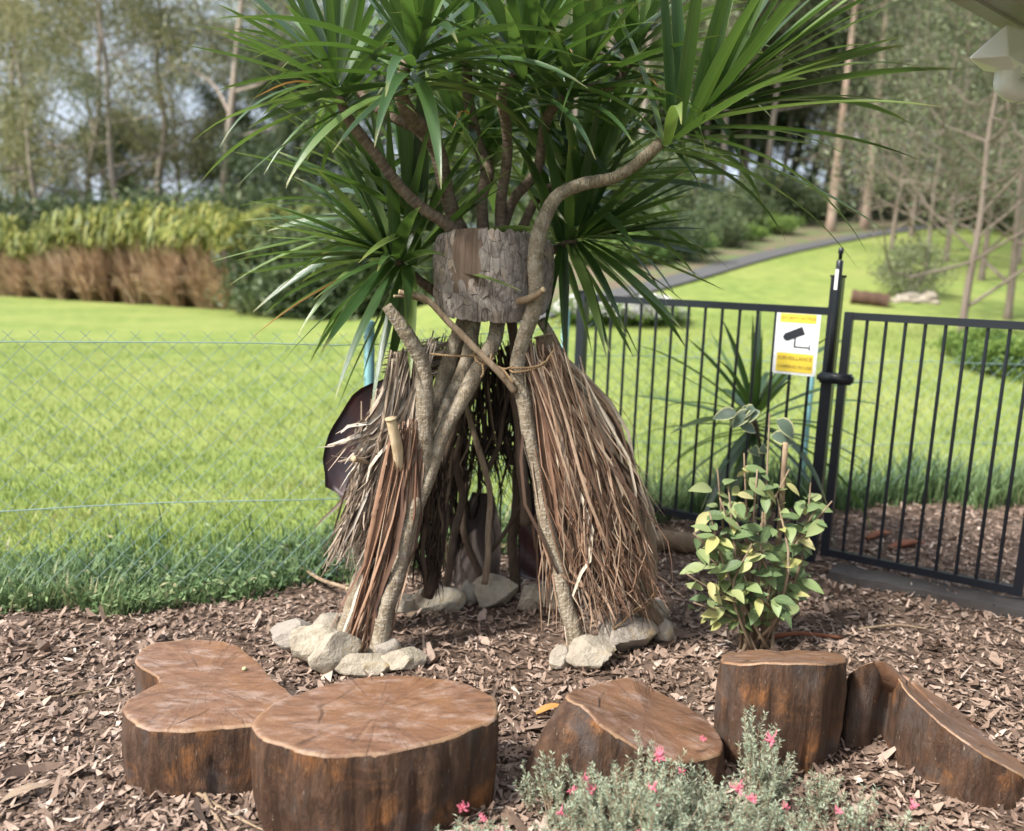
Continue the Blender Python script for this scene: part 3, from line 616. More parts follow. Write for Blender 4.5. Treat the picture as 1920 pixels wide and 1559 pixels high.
for i in range(6):
    b = np.array((rg.normal(0, .25), rg.normal(0, .25), -.05)); tpp = b + (rg.normal(0, .3), rg.normal(0, .3), rg.uniform(1.2, 2.0)); stg.tube(spline([b, (b + tpp) / 2, tpp], 5), .05, 6)
    for f in range(7):
        az = rg.uniform(0, 6.28); L = rg.uniform(.8, 1.3); c = spline([tpp, tpp + (math.cos(az) * L * .4, math.sin(az) * L * .4, L * .55), tpp + (math.cos(az) * L, math.sin(az) * L, L * .35)], 12)
        fr.tube(c, .012, 3, cap=False)
        for j in range(2, 12):
            for s in (-1, 1):
                d = np.array((-math.sin(az) * s, math.cos(az) * s, -.15)) + nrm(c[j] - c[j - 1]) * .6; fr.ribbon(spline([c[j], c[j] + d * .2 + (0, 0, .03), c[j] + d * .42 - (0, 0, .05)], 4), np.array((.03, .05, .04, .006)), r=rg.random())
stg.build('stem', M['dark_bark'], palm); fr.build('frond', M['lime_leaf'], palm, False); pst = Stand(palm)
pst.at(470, 22.6, 'yellow-green clumping palm at the end of the straw-coloured hedge', None, 1.15, 0)
pst.at(335, 25.6, 'yellow-green palm rising out of the straw-coloured hedge', None, 1.05, 2)
for u, Y, s in [(520, 22.2, .9), (575, 22.0, 1.0), (635, 21.8, 1.0), (700, 21.8, 1.1), (760, 22, 1.1)]: ub[0].at(u, Y, 'dark green garden bush between the clumping palm and the hut', 'dark bushes at the lawn edge', s, u)
# ================================================================== fences, gate, sign, house eave
def np3(v): return np.array((v[0], v[1], v[2]), float)
# chain-link
def chain_link(path, label, rails, cell=.095, wire=.0013, post_ids=()):
    e = thing('wire_fence', label, 'fence', (path[0][0], path[0][1], 0)); mesh = Geo(); L = [0]
    for a, b in zip(path, path[1:]): L.append(L[-1] + math.hypot(b[0] - a[0], b[1] - a[1]))
    def pt(s, z):
        x = np.interp(s, L, [p[0] for p in path]); y = np.interp(s, L, [p[1] for p in path]); return np.array((x, y, z))
    top = lambda s: float(np.interp(s, L, [p[2] for p in path]))
    n = int(L[-1] / cell)
    for i in range(-int(1.3 / cell), n + 1):
        for sgn in (1, -1):
            q = []; s0 = i * cell if sgn > 0 else i * cell + 1.26
            for k in range(0, 15):
                z = 1.26 * k / 14; s = s0 + sgn * z
                if 0 <= s <= L[-1] and z <= top(s) + .001: q.append(pt(s, z + .005) + (0, .003 * sgn, 0))
            if len(q) > 1: mesh.tube(np.array(q), wire, 3, cap=False)
    mesh.build('wire_mesh', M['teal_wire'], e, kind='stuff')
    for rz in rails:
        q = [pt(s, min(top(s) - .07, rz + .01 * math.sin(s * 3))) for s in np.linspace(0, L[-1], 30)]; w = Geo(); w.tube(np.array(q) + (0, -.004, 0), .0024, 4); w.build('line_wire', M['teal_wire'], e)
    for i in post_ids:
        p = path[i]; w = Geo(); zt = p[2] + .03
        w.tube(np.array([(p[0], p[1] + .02, z) for z in (-.1, .3, .7, zt - .006, zt)]), np.array((.024, .024, .024, .024, .016)), 12); w.build('post', M['teal_metal'], e)
p691 = P(691, 600, 3.76); p1066 = P(1064, 545, 5.12)
chain_link([(-4.2, 2.93, 1.2), (-2.11, 3.33, 1.2), (-.87, 3.68, 1.2), (p691.x, p691.y, 1.2), (p1066.x, 5.15, 1.2)], 'teal chain-link fence between the mulch bed and the lawn, left of the black pool fence', (1.13, .42), post_ids=(3, 4))
p1520 = P(1519, 800, 5.25)
chain_link([(p1066.x + .06, 5.17, 1.18), (p1520.x, 5.3, 1.06), (2.9, 5.5, 1.02), (5.0, 5.75, 1.0)], 'teal chain-link fence at the lawn edge behind the black pool fence and gate', (.95, .4), post_ids=(1,))

# black pool fence and gate
FA = G(1076, 950); FB = G(1519, 1050); FA.z = FB.z = 0
ex = (FB - FA).normalized(); BAR_REF = np.array((ex.x, ex.y, 0)); FN = ex.cross(Vector((0, 0, 1)))
FTOP = 1.315
pf = thing('pool_fence', 'black tubular pool fence panel with a camera sign, between the hut and the gate', 'fence', (FA.x, FA.y, 0))
for p, h in ((FA, FTOP + .03), (FB, FTOP + .17)):
    g = Geo(); g.bar((p.x, p.y, -.1), (p.x, p.y, h), .055, .055); g.box((p.x, p.y, h + .006), (.06, .06, .012)); g.build('post', M['black_metal'], pf, False)
Lf = (FB - FA).length
for nm, z in (('top_rail', FTOP), ('bottom_rail', .1)):
    g = Geo(); g.bar(np3(FA + ex * .0285) + (0, 0, z), np3(FB - ex * .0285) + (0, 0, z), .038, .038); g.build(nm, M['black_metal'], pf, False)
nb = 14
for i in range(nb):
    p = FA + ex * (Lf * (i + 1) / (nb + 1)); g = Geo(); pts = np.array([(p.x, p.y, .1195), (p.x, p.y, FTOP - .0195)]); g.tube(pts, .0085, 8, cap=False); g.build('bar', M['black_metal'], pf)
GA = G(1547, 1034, .08); GB = G(1908, 1108, .08); gx = (GB - GA); gx.z = 0; gx.normalize(); Lg = math.hypot(GB.x - GA.x, GB.y - GA.y); BAR_REF = np.array((gx.x, gx.y, 0))
gt = thing('pool_gate', 'black tubular pool gate standing closed beside the tall latch post', 'gate', (GA.x, GA.y, 0)); GT = 1.30
for p in (GA, GB):
    g = Geo(); g.bar((p.x, p.y, .06), (p.x, p.y, GT + .019), .04, .04); g.build('stile', M['black_metal'], gt, False)
for nm, z in (('top_rail', GT), ('bottom_rail', .08)):
    g = Geo(); g.bar((GA.x + gx.x * .0205, GA.y + gx.y * .0205, z), (GB.x - gx.x * .0205, GB.y - gx.y * .0205, z), .034, .036); g.build(nm, M['black_metal'], gt, False)
for i in range(9):
    q = Lg * (i + 1) / 10; g = Geo(); g.tube(np.array([(GA.x + gx.x * q, GA.y + gx.y * q, .0985), (GA.x + gx.x * q, GA.y + gx.y * q, GT - .0185)]), .0085, 8, cap=False); g.build('bar', M['black_metal'], gt)
for z in (.25, 1.15):
    g = Geo(); g.box((GB.x + gx.x * .045, GB.y + gx.y * .045, z), (.05, .035, .09)); g.build('hinge', M['black_metal'], gt, False)
hp = GB + gx * .1; g = Geo(); g.bar((hp.x, hp.y, -.1), (hp.x, hp.y, GT + .05), .055, .055); g.box((hp.x, hp.y, GT + .056), (.06, .06, .012))
tag(g.build('gate_post', M['black_metal'], None, False), 'black square post carrying the hinges of the pool gate', 'post')
# latch: pull rod on the latch post, catch body across the gap
lt = thing('gate_latch', 'black pull-up safety latch mounted on the tall latch post', 'latch', (FB.x, FB.y, 1.0))
lx, ly = FB.x + FN.x * .044 + ex.x * .012, FB.y + FN.y * .044 + ex.y * .012
g = Geo(); g.tube(np.array([(lx, ly, z) for z in (.96, 1.25, 1.5, 1.565, 1.57)]), np.array((.015, .015, .0165, .0165, .012)), 12); g.build('rod_housing', M['black_metal'], lt)
g = Geo(); g.tube(np.array([(lx, ly, z) for z in (1.572, 1.6, 1.604, 1.625, 1.632)]), np.array((.009, .009, .014, .012, .004)), 12); g.build('knob', M['black_metal'], lt)
g = Geo(); c = FB + FN * .052 + ex * .05; g.box((c.x, c.y, .985), (.15, .042, .052), np.array(((ex.x, FN.x, 0), (ex.y, FN.y, 0), (0, 0, 1)))); g.tube(np.array([(c.x - ex.x * .09, c.y - ex.y * .09, .985), (c.x + ex.x * .085, c.y + ex.y * .085, .985)]), .017, 10); g.build('catch', M['black_metal'], lt)
g = Geo(); c2 = Vector((lx, ly, 0)) + FN * .0175 - ex * .004; g.box((c2.x, c2.y, 1.475), (.015, .003, .1), np.array(((ex.x, FN.x, 0), (ex.y, FN.y, 0), (0, 0, 1)))); g.build('sticker', M['sign_white'], lt, False)
# the sign
def text_mesh(txt, size):
    cu = bpy.data.curves.new('lettering', 'FONT'); cu.body = txt; cu.size = size; cu.align_x = 'CENTER'; cu.align_y = 'CENTER'; cu.resolution_u = 2; cu.extrude = .0004; cu.offset = size * .012
    o = bpy.data.objects.new('lettering', cu); COL.objects.link(o); dg = bpy.context.evaluated_depsgraph_get(); me = bpy.data.meshes.new_from_object(o.evaluated_get(dg))
    bpy.data.objects.remove(o); bpy.data.curves.remove(cu); me.name = 'lettering'; return me
u0, v0 = 1493, 643; d = ray(u0, v0); FP = FA + FN * .016
tt = (FP - Vector((0, 0, CAM_H))).dot(FN) / d.dot(FN); SCN = Vector((0, 0, CAM_H)) + d * tt
sw, sh = .225, .335
SM = Matrix(((ex.x, 0, FN.x, SCN.x), (ex.y, 0, FN.y, SCN.y), (0, 1, 0, SCN.z), (0, 0, 0, 1)))
sg = thing('warning_sign', 'white surveillance camera sign with yellow bands, fixed to the black pool fence', 'sign', (0, 0, 0)); sg.matrix_basis = SM
def on_sign(name, g, m, z, smooth=False):
    me = g.mesh(name, M[m], smooth) if isinstance(g, Geo) else g
    if not isinstance(g, Geo): me.materials.clear(); me.materials.append(M[m])
    o = bpy.data.objects.new(name, me); COL.objects.link(o); o.parent = sg; o.location = (0, 0, z); return o
def rrect(w, h, r, t):
    g = Geo(); pts = []
    for cx, cy, a0 in ((w / 2 - r, h / 2 - r, 0), (-w / 2 + r, h / 2 - r, 90), (-w / 2 + r, -h / 2 + r, 180), (w / 2 - r, -h / 2 + r, 270)):
        for k in range(5): a = R(a0 + k * 22.5); pts.append((cx + r * math.cos(a), cy + r * math.sin(a)))
    n = len(pts); V = [(x, y, t / 2) for x, y in pts] + [(x, y, -t / 2) for x, y in pts] + [(0, 0, t / 2), (0, 0, -t / 2)]
    T = [(2 * n, i, (i + 1) % n) for i in range(n)] + [(2 * n + 1, n + (i + 1) % n, n + i) for i in range(n)]
    g.add(V, [(i, n + i, n + (i + 1) % n, (i + 1) % n) for i in range(n)], T); return g
on_sign('panel', rrect(sw, sh, .012, .003), 'sign_white', 0)
b1 = on_sign('yellow_band', rrect(.185, .045, .003, .0008), 'sign_yellow', .0026); b1.location.y = .125
b2 = on_sign('yellow_band', rrect(.19, .098, .003, .0008), 'sign_yellow', .0026); b2.location.y = -.105
for txt, y, s in (('SECURITY NOTICE', .125, .0215), ('SURVEILLANCE', -.083, .0265), ('CAMERAS IN USE', -.127, .0235)):
    o = on_sign('lettering', text_mesh(txt, s), 'sign_text', .0036); o.location.y = y
ic = Geo(); a = R(25)
def rp(x, y, ang=a, c=(-.012, .045)): return (c[0] + x * math.cos(ang) - y * math.sin(ang), c[1] + x * math.sin(ang) + y * math.cos(ang))
def poly(g, pts, z=.0009):
    n = len(pts); cx = sum(p[0] for p in pts) / n; cy = sum(p[1] for p in pts) / n
    g.add([(x, y, z) for x, y in pts] + [(cx, cy, z)], None, [(n, i, (i + 1) % n) for i in range(n)])
poly(ic, [rp(-.058, -.012), rp(-.046, -.021), rp(.05, -.021), rp(.05, .021), rp(-.046, .021), rp(-.062, .008)])
poly(ic, [(-.011, .026), (-.003, .03), (-.003, -.018), (-.011, -.018)]); poly(ic, [(-.011, -.0185), (-.011, -.025), (.066, -.025), (.066, -.0185)]); poly(ic, [(.0665, -.037), (.072, -.037), (.072, -.006), (.0665, -.006)])
on_sign('camera_symbol', ic, 'sign_ink', .0026)

# kerb under the gate, edging log, timber offcut and things on the lawn
g = Geo(); a = G(1560, 1078); b = G(1925, 1152); n = 14
V = []
for i in range(n):
    t = i / (n - 1); c = np3(a) * (1 - t) + np3(b) * t; o = np.array((gx.y, -gx.x, 0)) * .1; j = .006 * math.sin(i * 2.1)
    V += [c - o - (0, 0, .05), c - o + (0, 0, .035 + j), c + o + (0, 0, .045 + j), c + o - (0, 0, .05)]
g.add(V, [(4 * i + q, 4 * i + 4 + q, 4 * i + 5 + q, 4 * i + 1 + q) for i in range(n - 1) for q in range(3)]); tag(g.build('kerb', M['concrete'], None, False), kind='structure')
def log(name, label, a, b, r, m, cat='log'):
    e = thing(name, label, cat, (a[0], a[1], 0)); g = Geo(); n = 12; q = spline([a, (np.array(a) + np.array(b)) / 2 + (0, .02, .01), b], n)
    g.tube(q, r * (1 + .08 * np.sin(np.arange(n) * 1.9)), 14, cap=False, rough=.08); g.build('bark', M[m], e)
    for i, j in ((0, 1), (-1, -2)):
        t = nrm(q[i] - q[j]); c = Geo(); c.tube(np.array([q[i] - t * .01, q[i] + t * .004]), r * .97, 14); c.build('cut_end', M['cut_wood'], e)
    return e
log('edging_log', 'grey-brown log lying along the foot of the black pool fence', tuple(G(1205, 1016, .05)), tuple(G(1322, 1024, .05)), .055, 'stick')
for k, (u, v, du, lab) in enumerate([(1700, 1022, 34, 'red-brown timber offcut lying on the mulch behind the gate'), (1648, 1004, 22, 'small red-brown bark slab behind the gate, beside the longer offcut')]):
    a = G(u - du, v + 6, .02); b = G(u + du, v - 5, .02); g = Geo(); q = spline([a, (a + b) / 2 + Vector((0, .01, .012)), b], 8); g.tube(q, np.array((.012, .022, .026, .027, .027, .025, .02, .008)), 8, flat=.55, rough=.25); tag(g.build('timber_offcut', M['redwood']), lab, 'timber')
def on_hill(u, Y): x = XY(u, Y); return np.array((x, Y, H(x, Y)))
a = on_hill(1600, 15.6); b = on_hill(1672, 15.3); log('fallen_log', 'dark brown log lying on the lawn beyond the gate', a + (0, 0, .12), b + (0, 0, .1), .13, 'log_red')

# ------------------------------------------------------------------ stones
def stone_mesh(seed, s, sub=4, lo=.62):
    rg = np.random.default_rng(seed); bm = bmesh.new(); bmesh.ops.create_icosphere(bm, subdivisions=sub, radius=1.0)
    pl = [(nrm(rg.normal(0, 1, 3)), rg.uniform(lo, 1.0)) for _ in range(15)]; off = rg.random(3) * 50
    for v in bm.verts:
        d = np.array(v.co); r = min([h / max(.05, float(d @ n)) for n, h in pl] + [1.12])
        f = math.sin(d[0] * 5 + off[0]) * math.sin(d[1] * 6 + off[1]) * math.sin(d[2] * 5 + off[2]) * .05 + math.sin(d[0] * 17 + off[1]) * math.sin(d[1] * 15 + off[2]) * math.sin(d[2] * 16 + off[0]) * .02
        v.co = Vector(d * (r + f) * np.array(s))
    me = bpy.data.meshes.new('stone'); bm.to_mesh(me); bm.free(); me.materials.append(M['stone'])
    for p in me.polygons: p.use_smooth = True
    me.set_sharp_from_angle(angle=R(24)); return me
def stone(u, v, w, h, label, seed, Y=None, dep=.8, rz=0.0, group=None, z=None, lo=.62):
    "seen with its foot at (u, v), w and h in metres"
    b = G(u, v) if Y is None else P(u, v, Y); cz = h * .46 if z is None else z
    w *= 1.12; h *= 1.12; o = bpy.data.objects.new('stone', stone_mesh(seed, (w / 2, w / 2 * dep, h / 2), lo=lo)); COL.objects.link(o); o.location = (b.x, b.y + w * dep * .45, cz); o.rotation_euler = (0, 0, rz); tag(o, label, 'stone', group); return o
for k in range(7):
    p = on_hill(1682 + k * 13, 15.8 + .15 * (k % 3)); s = .1 + .05 * (k % 3)
    o = bpy.data.objects.new('stone', stone_mesh(300 + k, (s, s, s * .6), 3)); COL.objects.link(o); o.location = p + (0, 0, s * .3); tag(o, 'pale stone in the row beside the dark brown log on the lawn', 'stone', 'pale stones on the lawn')
# white-flowering border at the foot of the rise
wf = [bush_proto('flower_bush', 'bright_leaf', 88, .45, .4, .28, 1800, (.09, .04))]
fg = Geo(); rg = np.random.default_rng(4); nn = 700; aa = rg.normal(0, 1, (nn, 3)); aa /= np.linalg.norm(aa, axis=1)[:, None]; aa[:, 2] = abs(aa[:, 2]); fg.leaves(aa * (.47, .42, .32) + (0, 0, .24), aa + rg.normal(0, .4, (nn, 3)), .06, .05, rg.random(nn), rg)
fg.build('blossom', M['white_flower'], wf[0].p)
for k in range(9): wf[0].at(1096 + k * 19, 13.2 + .05 * (k % 3), 'white-flowering low bush in the border behind the black pool fence', 'white-flowering bushes', (random.uniform(.8, 1.1), random.uniform(.8, 1.1), random.uniform(.45, .8)), k * 1.3)

# ------------------------------------------------------------------ leafy shrub in front of the fence, strap-leaved plant behind it
def ovate(seed, L=1.0, Wd=.5, curl=.25, fold=.12):
    g = Geo(); n = 7; t = np.linspace(0, 1, n); pts = np.stack([np.zeros(n), t * L, -curl * t * t], 1)
    w = Wd * np.sin(np.pi * t ** .75) ** .9; w[0] = .02; w[-1] = .01; g.ribbon(pts, w, (0, 0, 1), fold); return g.mesh('leaf', None)
def place_leaf(me, m, parent, p, d, up, s):
    d = nrm(d); x = nrm(np.cross(d, up)); z = np.cross(x, d); o = bpy.data.objects.new('leaf', me); COL.objects.link(o)
    if not me.materials: me.materials.append(M[m])
    o.parent = parent; loc = np.array(p) - np.array(parent.location)
    o.matrix_local = Matrix(((x[0] * s, d[0] * s, z[0] * s, loc[0]), (x[1] * s, d[1] * s, z[1] * s, loc[1]), (x[2] * s, d[2] * s, z[2] * s, loc[2]), (0, 0, 0, 1))); return o
sb = G(1415, 1218); sr = thing('leafy_shrub', 'yellow-green leafy shrub with cream-edged top leaves before the black pool fence', 'shrub', (sb.x, sb.y, 0)); rg = np.random.default_rng(17)
lv = [ovate(i, 1, .46 + .06 * i, .2 + .1 * i) for i in range(3)]; ed = ovate(9, 1, .66, .45, .2)
tips = [(1443, 775, 3.25), (1345, 880, 3.1), (1395, 850, 3.2), (1480, 880, 3.2), (1520, 905, 3.25), (1560, 940, 3.2), (1330, 960, 3.0), (1300, 1000, 3.0), (1380, 980, 3.05), (1430, 960, 3.05), (1500, 1000, 3.2), (1340, 1100, 3.05), (1395, 1080, 3.0), (1300, 1130, 3.1), (1480, 1060, 3.15), (1365, 905, 3.1), (1420, 880, 3.15), (1455, 925, 3.2), (1535, 950, 3.2), (1318, 1040, 3.05), (1410, 1020, 3.0), (1350, 935, 3.05), (1335, 1150, 3.1), (1425, 1120, 3.0), (1495, 1120, 3.15), (1285, 1075, 3.05), (1510, 1065, 3.2)]
for u, v, Y in tips:
    e = np3(P(u, v, Y)); b = np3(sb) + (rg.normal(0, .03), rg.normal(0, .03), -.02); q = spline([b, b * .5 + e * .5 + (rg.normal(0, .04), rg.normal(0, .04), .05), e], 9); g = Geo(); g.tube(q, np.linspace(.008, .003, 9), 6); g.build('stem', M['stick'], sr)
    nl = 11
    for j in range(nl):
        t = rg.uniform(.45, 1.0) if j % 3 else rg.uniform(.85, 1.0); p = q[int(t * 8)] + rg.normal(0, .022, 3); az = rg.uniform(0, 6.28); d = np.array((math.cos(az), math.sin(az), rg.uniform(-.8, .6)))
        if v < 800:
            place_leaf(ed, 'edged_leaf', sr, q[8 - (j % 3 == 2)] + rg.normal(0, .03, 3) * (1.6, 1, 1), (math.cos(az), math.sin(az) * .6, rg.uniform(-1.1, .1)), (rg.normal(0, .4), -.8, .6), rg.uniform(.06, .105))
        else: place_leaf(lv[j % 3], 'shrub_leaf', sr, p, d, (rg.normal(0, .4), -.6, .9), rg.uniform(.05, .105))
st = thing('garden_stake', 'brown wooden stake standing in the leafy shrub', 'stake', tuple(G(1437, 1178))); a = np3(G(1437, 1180)); a[2] = -.05; b = np3(P(1473, 832, 3.2)); g = Geo(); g.tube(spline([a, (a + b) / 2 + (.012, 0, 0), b], 10), np.linspace(.014, .011, 10), 9, rough=.1); g.build('shaft', M['stick'], st); c = Geo(); t = nrm(b - a); c.tube(np.array([b - t * .004, b + t * .003]), .0105, 9); c.build('cut_end', M['cut_wood'], st)

def strap(base, d0, L, Wd, droop, n=10, fold=.16, r=0.0, rg=None):
    p = np.array(base, float); d = nrm(d0); st = L / n; pts = [p.copy()]
    for i in range(n):
        d = nrm(d + np.array((0, 0, -1.0)) * droop * st * (.35 + 1.5 * i / n)); p = p + d * st; pts.append(p.copy())
    t = np.linspace(0, 1, n + 1); w = Wd * (.55 + .45 * np.minimum(1, t / .22)) * np.maximum(.03, (1 - t ** 2.6)); g = Geo()
    ref = np.array((0, 0, 1.0)) if abs(nrm(d0)[2]) < .93 else np.array((.3, -1, .2)); g.ribbon(np.array(pts), w, ref, fold, r, twist=(rg.normal(0, .5) if rg is not None else 0)); return g
def rosette(center, axis, n, L, Wd, seed, spread=(.15, 1.75), droop=1.0, stack=.14):
    rg = np.random.default_rng(seed); axis = nrm(axis); a = nrm(np.cross(axis, (0.3, 1, .2))); b = np.cross(axis, a); out = []
    for i in range(n):
        t = (i + .5) / n; az = i * 2.39996 + rg.normal(0, .2); po = spread[0] + (spread[1] - spread[0]) * t ** .85 + rg.normal(0, .1)
        d = axis * math.cos(po) + (a * math.cos(az) + b * math.sin(az)) * math.sin(po); base = np.array(center) + axis * stack * (.4 - t) + nrm(d) * .012
        out.append(strap(base, d, L * (.72 + .38 * math.sin(min(1, t * 1.3) * math.pi * .7)) * rg.uniform(.85, 1.12), Wd * rg.uniform(.85, 1.35), droop * rg.uniform(.3, 2.2) * (.35 + t), r=0.0, rg=rg))
    return out
bp = np3(P(1425, 985, 4.85)); bp[2] = 0
bd = thing('strap_leaf_plant', 'dark spiky strap-leaved plant growing behind the black pool fence', 'plant', tuple(bp)); cc = np3(P(1412, 790, 4.8)); g = Geo(); g.tube(spline([bp - (0, 0, .03), (bp + cc) / 2 + (.03, 0, 0), cc], 8), .025, 8); g.build('stem', M['dark_stem'], bd)
for gg in rosette(cc, (-.1, -.1, 1), 46, .78, .045, 5, (.1, 2.2), .9): gg.build('leaf', M['strap_leaf'], bd)

# ------------------------------------------------------------------ house eave in the upper right
hs = thing('house', 'corner of a house roof with grey soffit, white rainwater head and downpipe', 'house', (3.0, 3.0, 0))
ZS = 2.46; e0 = G(1815, 0, ZS); e1 = G(1922, 61, ZS); ed_ = (e1 - e0).normalized(); pr = Vector((ed_.y, -ed_.x, 0)); q0 = e0 - ed_ * 1.2; q1 = e0 + ed_ * 1.7
def prism(name, m, pts, z0, z1):
    n = len(pts); g = Geo(); V = [(p.x, p.y, z0) for p in pts] + [(p.x, p.y, z1) for p in pts]
    cx = sum((p for p in pts), Vector()) / n; V += [(cx.x, cx.y, z0), (cx.x, cx.y, z1)]
    T = [(2 * n, (i + 1) % n, i) for i in range(n)] + [(2 * n + 1, n + i, n + (i + 1) % n) for i in range(n)]
    g.add(V, [(i, (i + 1) % n, n + (i + 1) % n, n + i) for i in range(n)], T); return g.build(name, M[m], hs, False)
prism('soffit', 'soffit_grey', [q0 + pr * .032, q1 + pr * .032, q1 + pr * 2.4, q0 + pr * 2.4], ZS, ZS + .03)
prism('gutter', 'soffit_grey', [q0 - pr * .03, q1 - pr * .03, q1 + pr * .03, q0 + pr * .03], ZS - .012, ZS + .12)
prism('roof', 'roof_dark', [q0 + pr * .031, q1 + pr * .031, q1 + pr * 3, q0 + pr * 3], ZS + .031, ZS + .2)
prism('wall', 'render_wall', [q0 + pr * 2.2, q1 + pr * 2.2, q1 + pr * 2.4, q0 + pr * 2.4], -.1, ZS + .03)
def hull(name, m, pts):
    bm = bmesh.new(); [bm.verts.new(p) for p in pts]; bmesh.ops.convex_hull(bm, input=bm.verts); bmesh.ops.bevel(bm, geom=list(bm.edges), offset=.006, segments=2, affect='EDGES', profile=.6); me = bpy.data.meshes.new(name); bm.to_mesh(me); bm.free(); me.materials.append(M[m]); return link(name, me, hs)
hull('rainwater_head', 'white_paint', [P(1815, 110, 3.12), P(1888, 46, 3.1), P(1892, 106, 3.06), P(1905, 140, 3.15), P(1842, 133, 3.2), P(1965, 72, 3.3), P(1965, 150, 3.3), P(1890, 60, 3.35)])
c0 = P(1889, 140, 3.17); q = spline([c0 + Vector((0, 0, .03)), c0 + Vector((0, 0, -.02)), P(1889, 160, 3.17), P(1905, 170, 3.19), P(1935, 172, 3.23), P(2010, 176, 3.33), P(2200, 190, 3.6)], 26); g = Geo(); g.tube(q, .042, 16); dp = g.build('downpipe', M['white_paint'], hs)
g = Geo(); g.tube(q[13:15], .0455, 16, cap=False); g.build('collar', M['white_paint'], dp)
# ================================================================== log seats
def closed(pts, n):
    p = [np3(q) for q in pts]; m = len(p); ext = p[-2:] + p + p[:3]; s = spline(ext, (len(ext) - 1) * 12 + 1)[24:24 + 12 * m]
    d = np.r_[0, np.cumsum(np.linalg.norm(np.diff(np.vstack([s, s[:1]]), axis=0), axis=1))]; t = np.linspace(0, d[-1], n, endpoint=False); s2 = np.vstack([s, s[:1]])
    return np.stack([np.interp(t, d, s2[:, i]) for i in range(3)], 1)
def stump(label, loop, flare=.02, seed=1, n=150, side_extra=None, sheen=1.0, center=None):
    L = closed(loop, n); rg = np.random.default_rng(seed); c = L.mean(0); org = np.array((c[0], c[1], 0)); e = thing('log_seat', label, 'log', tuple(org)); L = L - org; c = c - org
    if center is not None: c = np.array(center) - org
    jit = np.convolve(np.tile(rg.normal(0, .010, n), 3), np.ones(7) / 7, 'same')[n:2 * n]; grv = np.convolve(np.tile(rg.normal(0, .006, n), 3), np.ones(3) / 3, 'same')[n:2 * n]; chip = np.where(rg.random(n) < .05, rg.uniform(.002, .007, n), 0); out = L - c; out[:, 2] = 0; out /= np.maximum(np.linalg.norm(out, axis=1), 1e-6)[:, None]; L = L + out * jit[:, None]
    top = Geo(); K = [(1.0, -.007, 1.0), (.988, -.0015, .98), (.975, 0, .93), (.94, 0, .84), (.86, 0, .7), (.72, 0, .5), (.55, 0, .3), (.36, 0, .1), (.18, 0, 0)]; V = []; RN = []
    for s, dz, rn in K:
        q = c + (L - c) * s; q = q + np.stack([0 * q[:, 0], 0 * q[:, 0], dz - (chip if rn == 1.0 else 0) + .0012 * np.sin(q[:, 0] * 31 + seed) * np.sin(q[:, 1] * 27)], 1); V.append(q); RN.append(np.full(n, rn))
    V.append(c[None]); RN.append([0.0]); V = np.vstack(V); Q = []; T = []
    for a in range(len(K) - 1):
        for i in range(n): j = (i + 1) % n; Q.append((a * n + i, a * n + j, (a + 1) * n + j, (a + 1) * n + i))
    b = (len(K) - 1) * n
    for i in range(n): T.append((b + i, b + (i + 1) % n, len(K) * n))
    top.add(V, Q, T, None, np.concatenate(RN)); o = top.build('cut_face', M['stump_cut']); o.parent = e
    sd = Geo(); m = 12; V = []
    for k in range(m + 1):
        t = k / m; q = L.copy(); q[:, 2] = (L[:, 2] - .007 - chip * (1 if k == 0 else 0)) * (1 - t) + (-.05) * t; q = q + out * (grv * min(1, t * 5))[:, None]
        f = flare * t ** 1.5 + .006 * math.sin(t * 3.1); q = q + out * f
        if side_extra is not None: q = q + side_extra(L, out, t)
        if 0 < k: q = q + out * (np.convolve(np.tile(rg.normal(0, .002, n), 3), np.ones(3) / 3, 'same')[n:2 * n] + .003 * np.sin(np.arange(n) * .9 + seed) * t)[:, None]
        V.append(q)
    sd.add(np.vstack(V), [(k * n + i, (k + 1) * n + i, (k + 1) * n + (i + 1) % n, k * n + (i + 1) % n) for k in range(m) for i in range(n)]); o = sd.build('side', M['stump_side']); o.parent = e
    return e
zl = .215; s1 = stump('peanut-shaped log seat with warm brown sawn top, touching the widest round log seat', [G(u, v, zl) for u, v in [(253, 1237), (262, 1218), (295, 1204), (350, 1199), (420, 1203), (455, 1215), (482, 1242), (512, 1270), (548, 1300), (560, 1325), (520, 1345), (470, 1360), (400, 1366), (330, 1370), (270, 1361), (236, 1344), (230, 1328), (245, 1310), (278, 1292), (298, 1279), (290, 1264), (264, 1251)]], .0, 3)
zr = .285; s2 = stump('widest round log seat with reddish brown sawn top and dark side', [G(u, v, zr) for u, v in [(473, 1357), (487, 1335), (522, 1314), (572, 1295), (640, 1276), (720, 1266), (800, 1269), (870, 1281), (918, 1302), (938, 1325), (925, 1348), (882, 1369), (820, 1388), (745, 1406), (680, 1414), (612, 1413), (550, 1404), (502, 1388), (479, 1373)]], -.02, 4)
def flank(L, out, t):
    w = np.clip(-(L[:, 0] + .1) / .12, 0, 1); return np.stack([-w * .14 * t ** .8, -w * .03 * t, 0 * w], 1)
s3 = stump('log seat with a sloping orange-brown sawn face and a gnarled left flank', [P(u, v, Y) for u, v, Y in [(1060, 1303, 2.2), (1110, 1284, 2.33), (1180, 1268, 2.43), (1225, 1288, 2.44), (1272, 1317, 2.41), (1330, 1354, 2.34), (1358, 1388, 2.26), (1352, 1413, 2.18), (1300, 1427, 2.12), (1240, 1420, 2.09), (1175, 1392, 2.09), (1130, 1358, 2.11), (1095, 1325, 2.14)]], .015, 5, side_extra=flank)
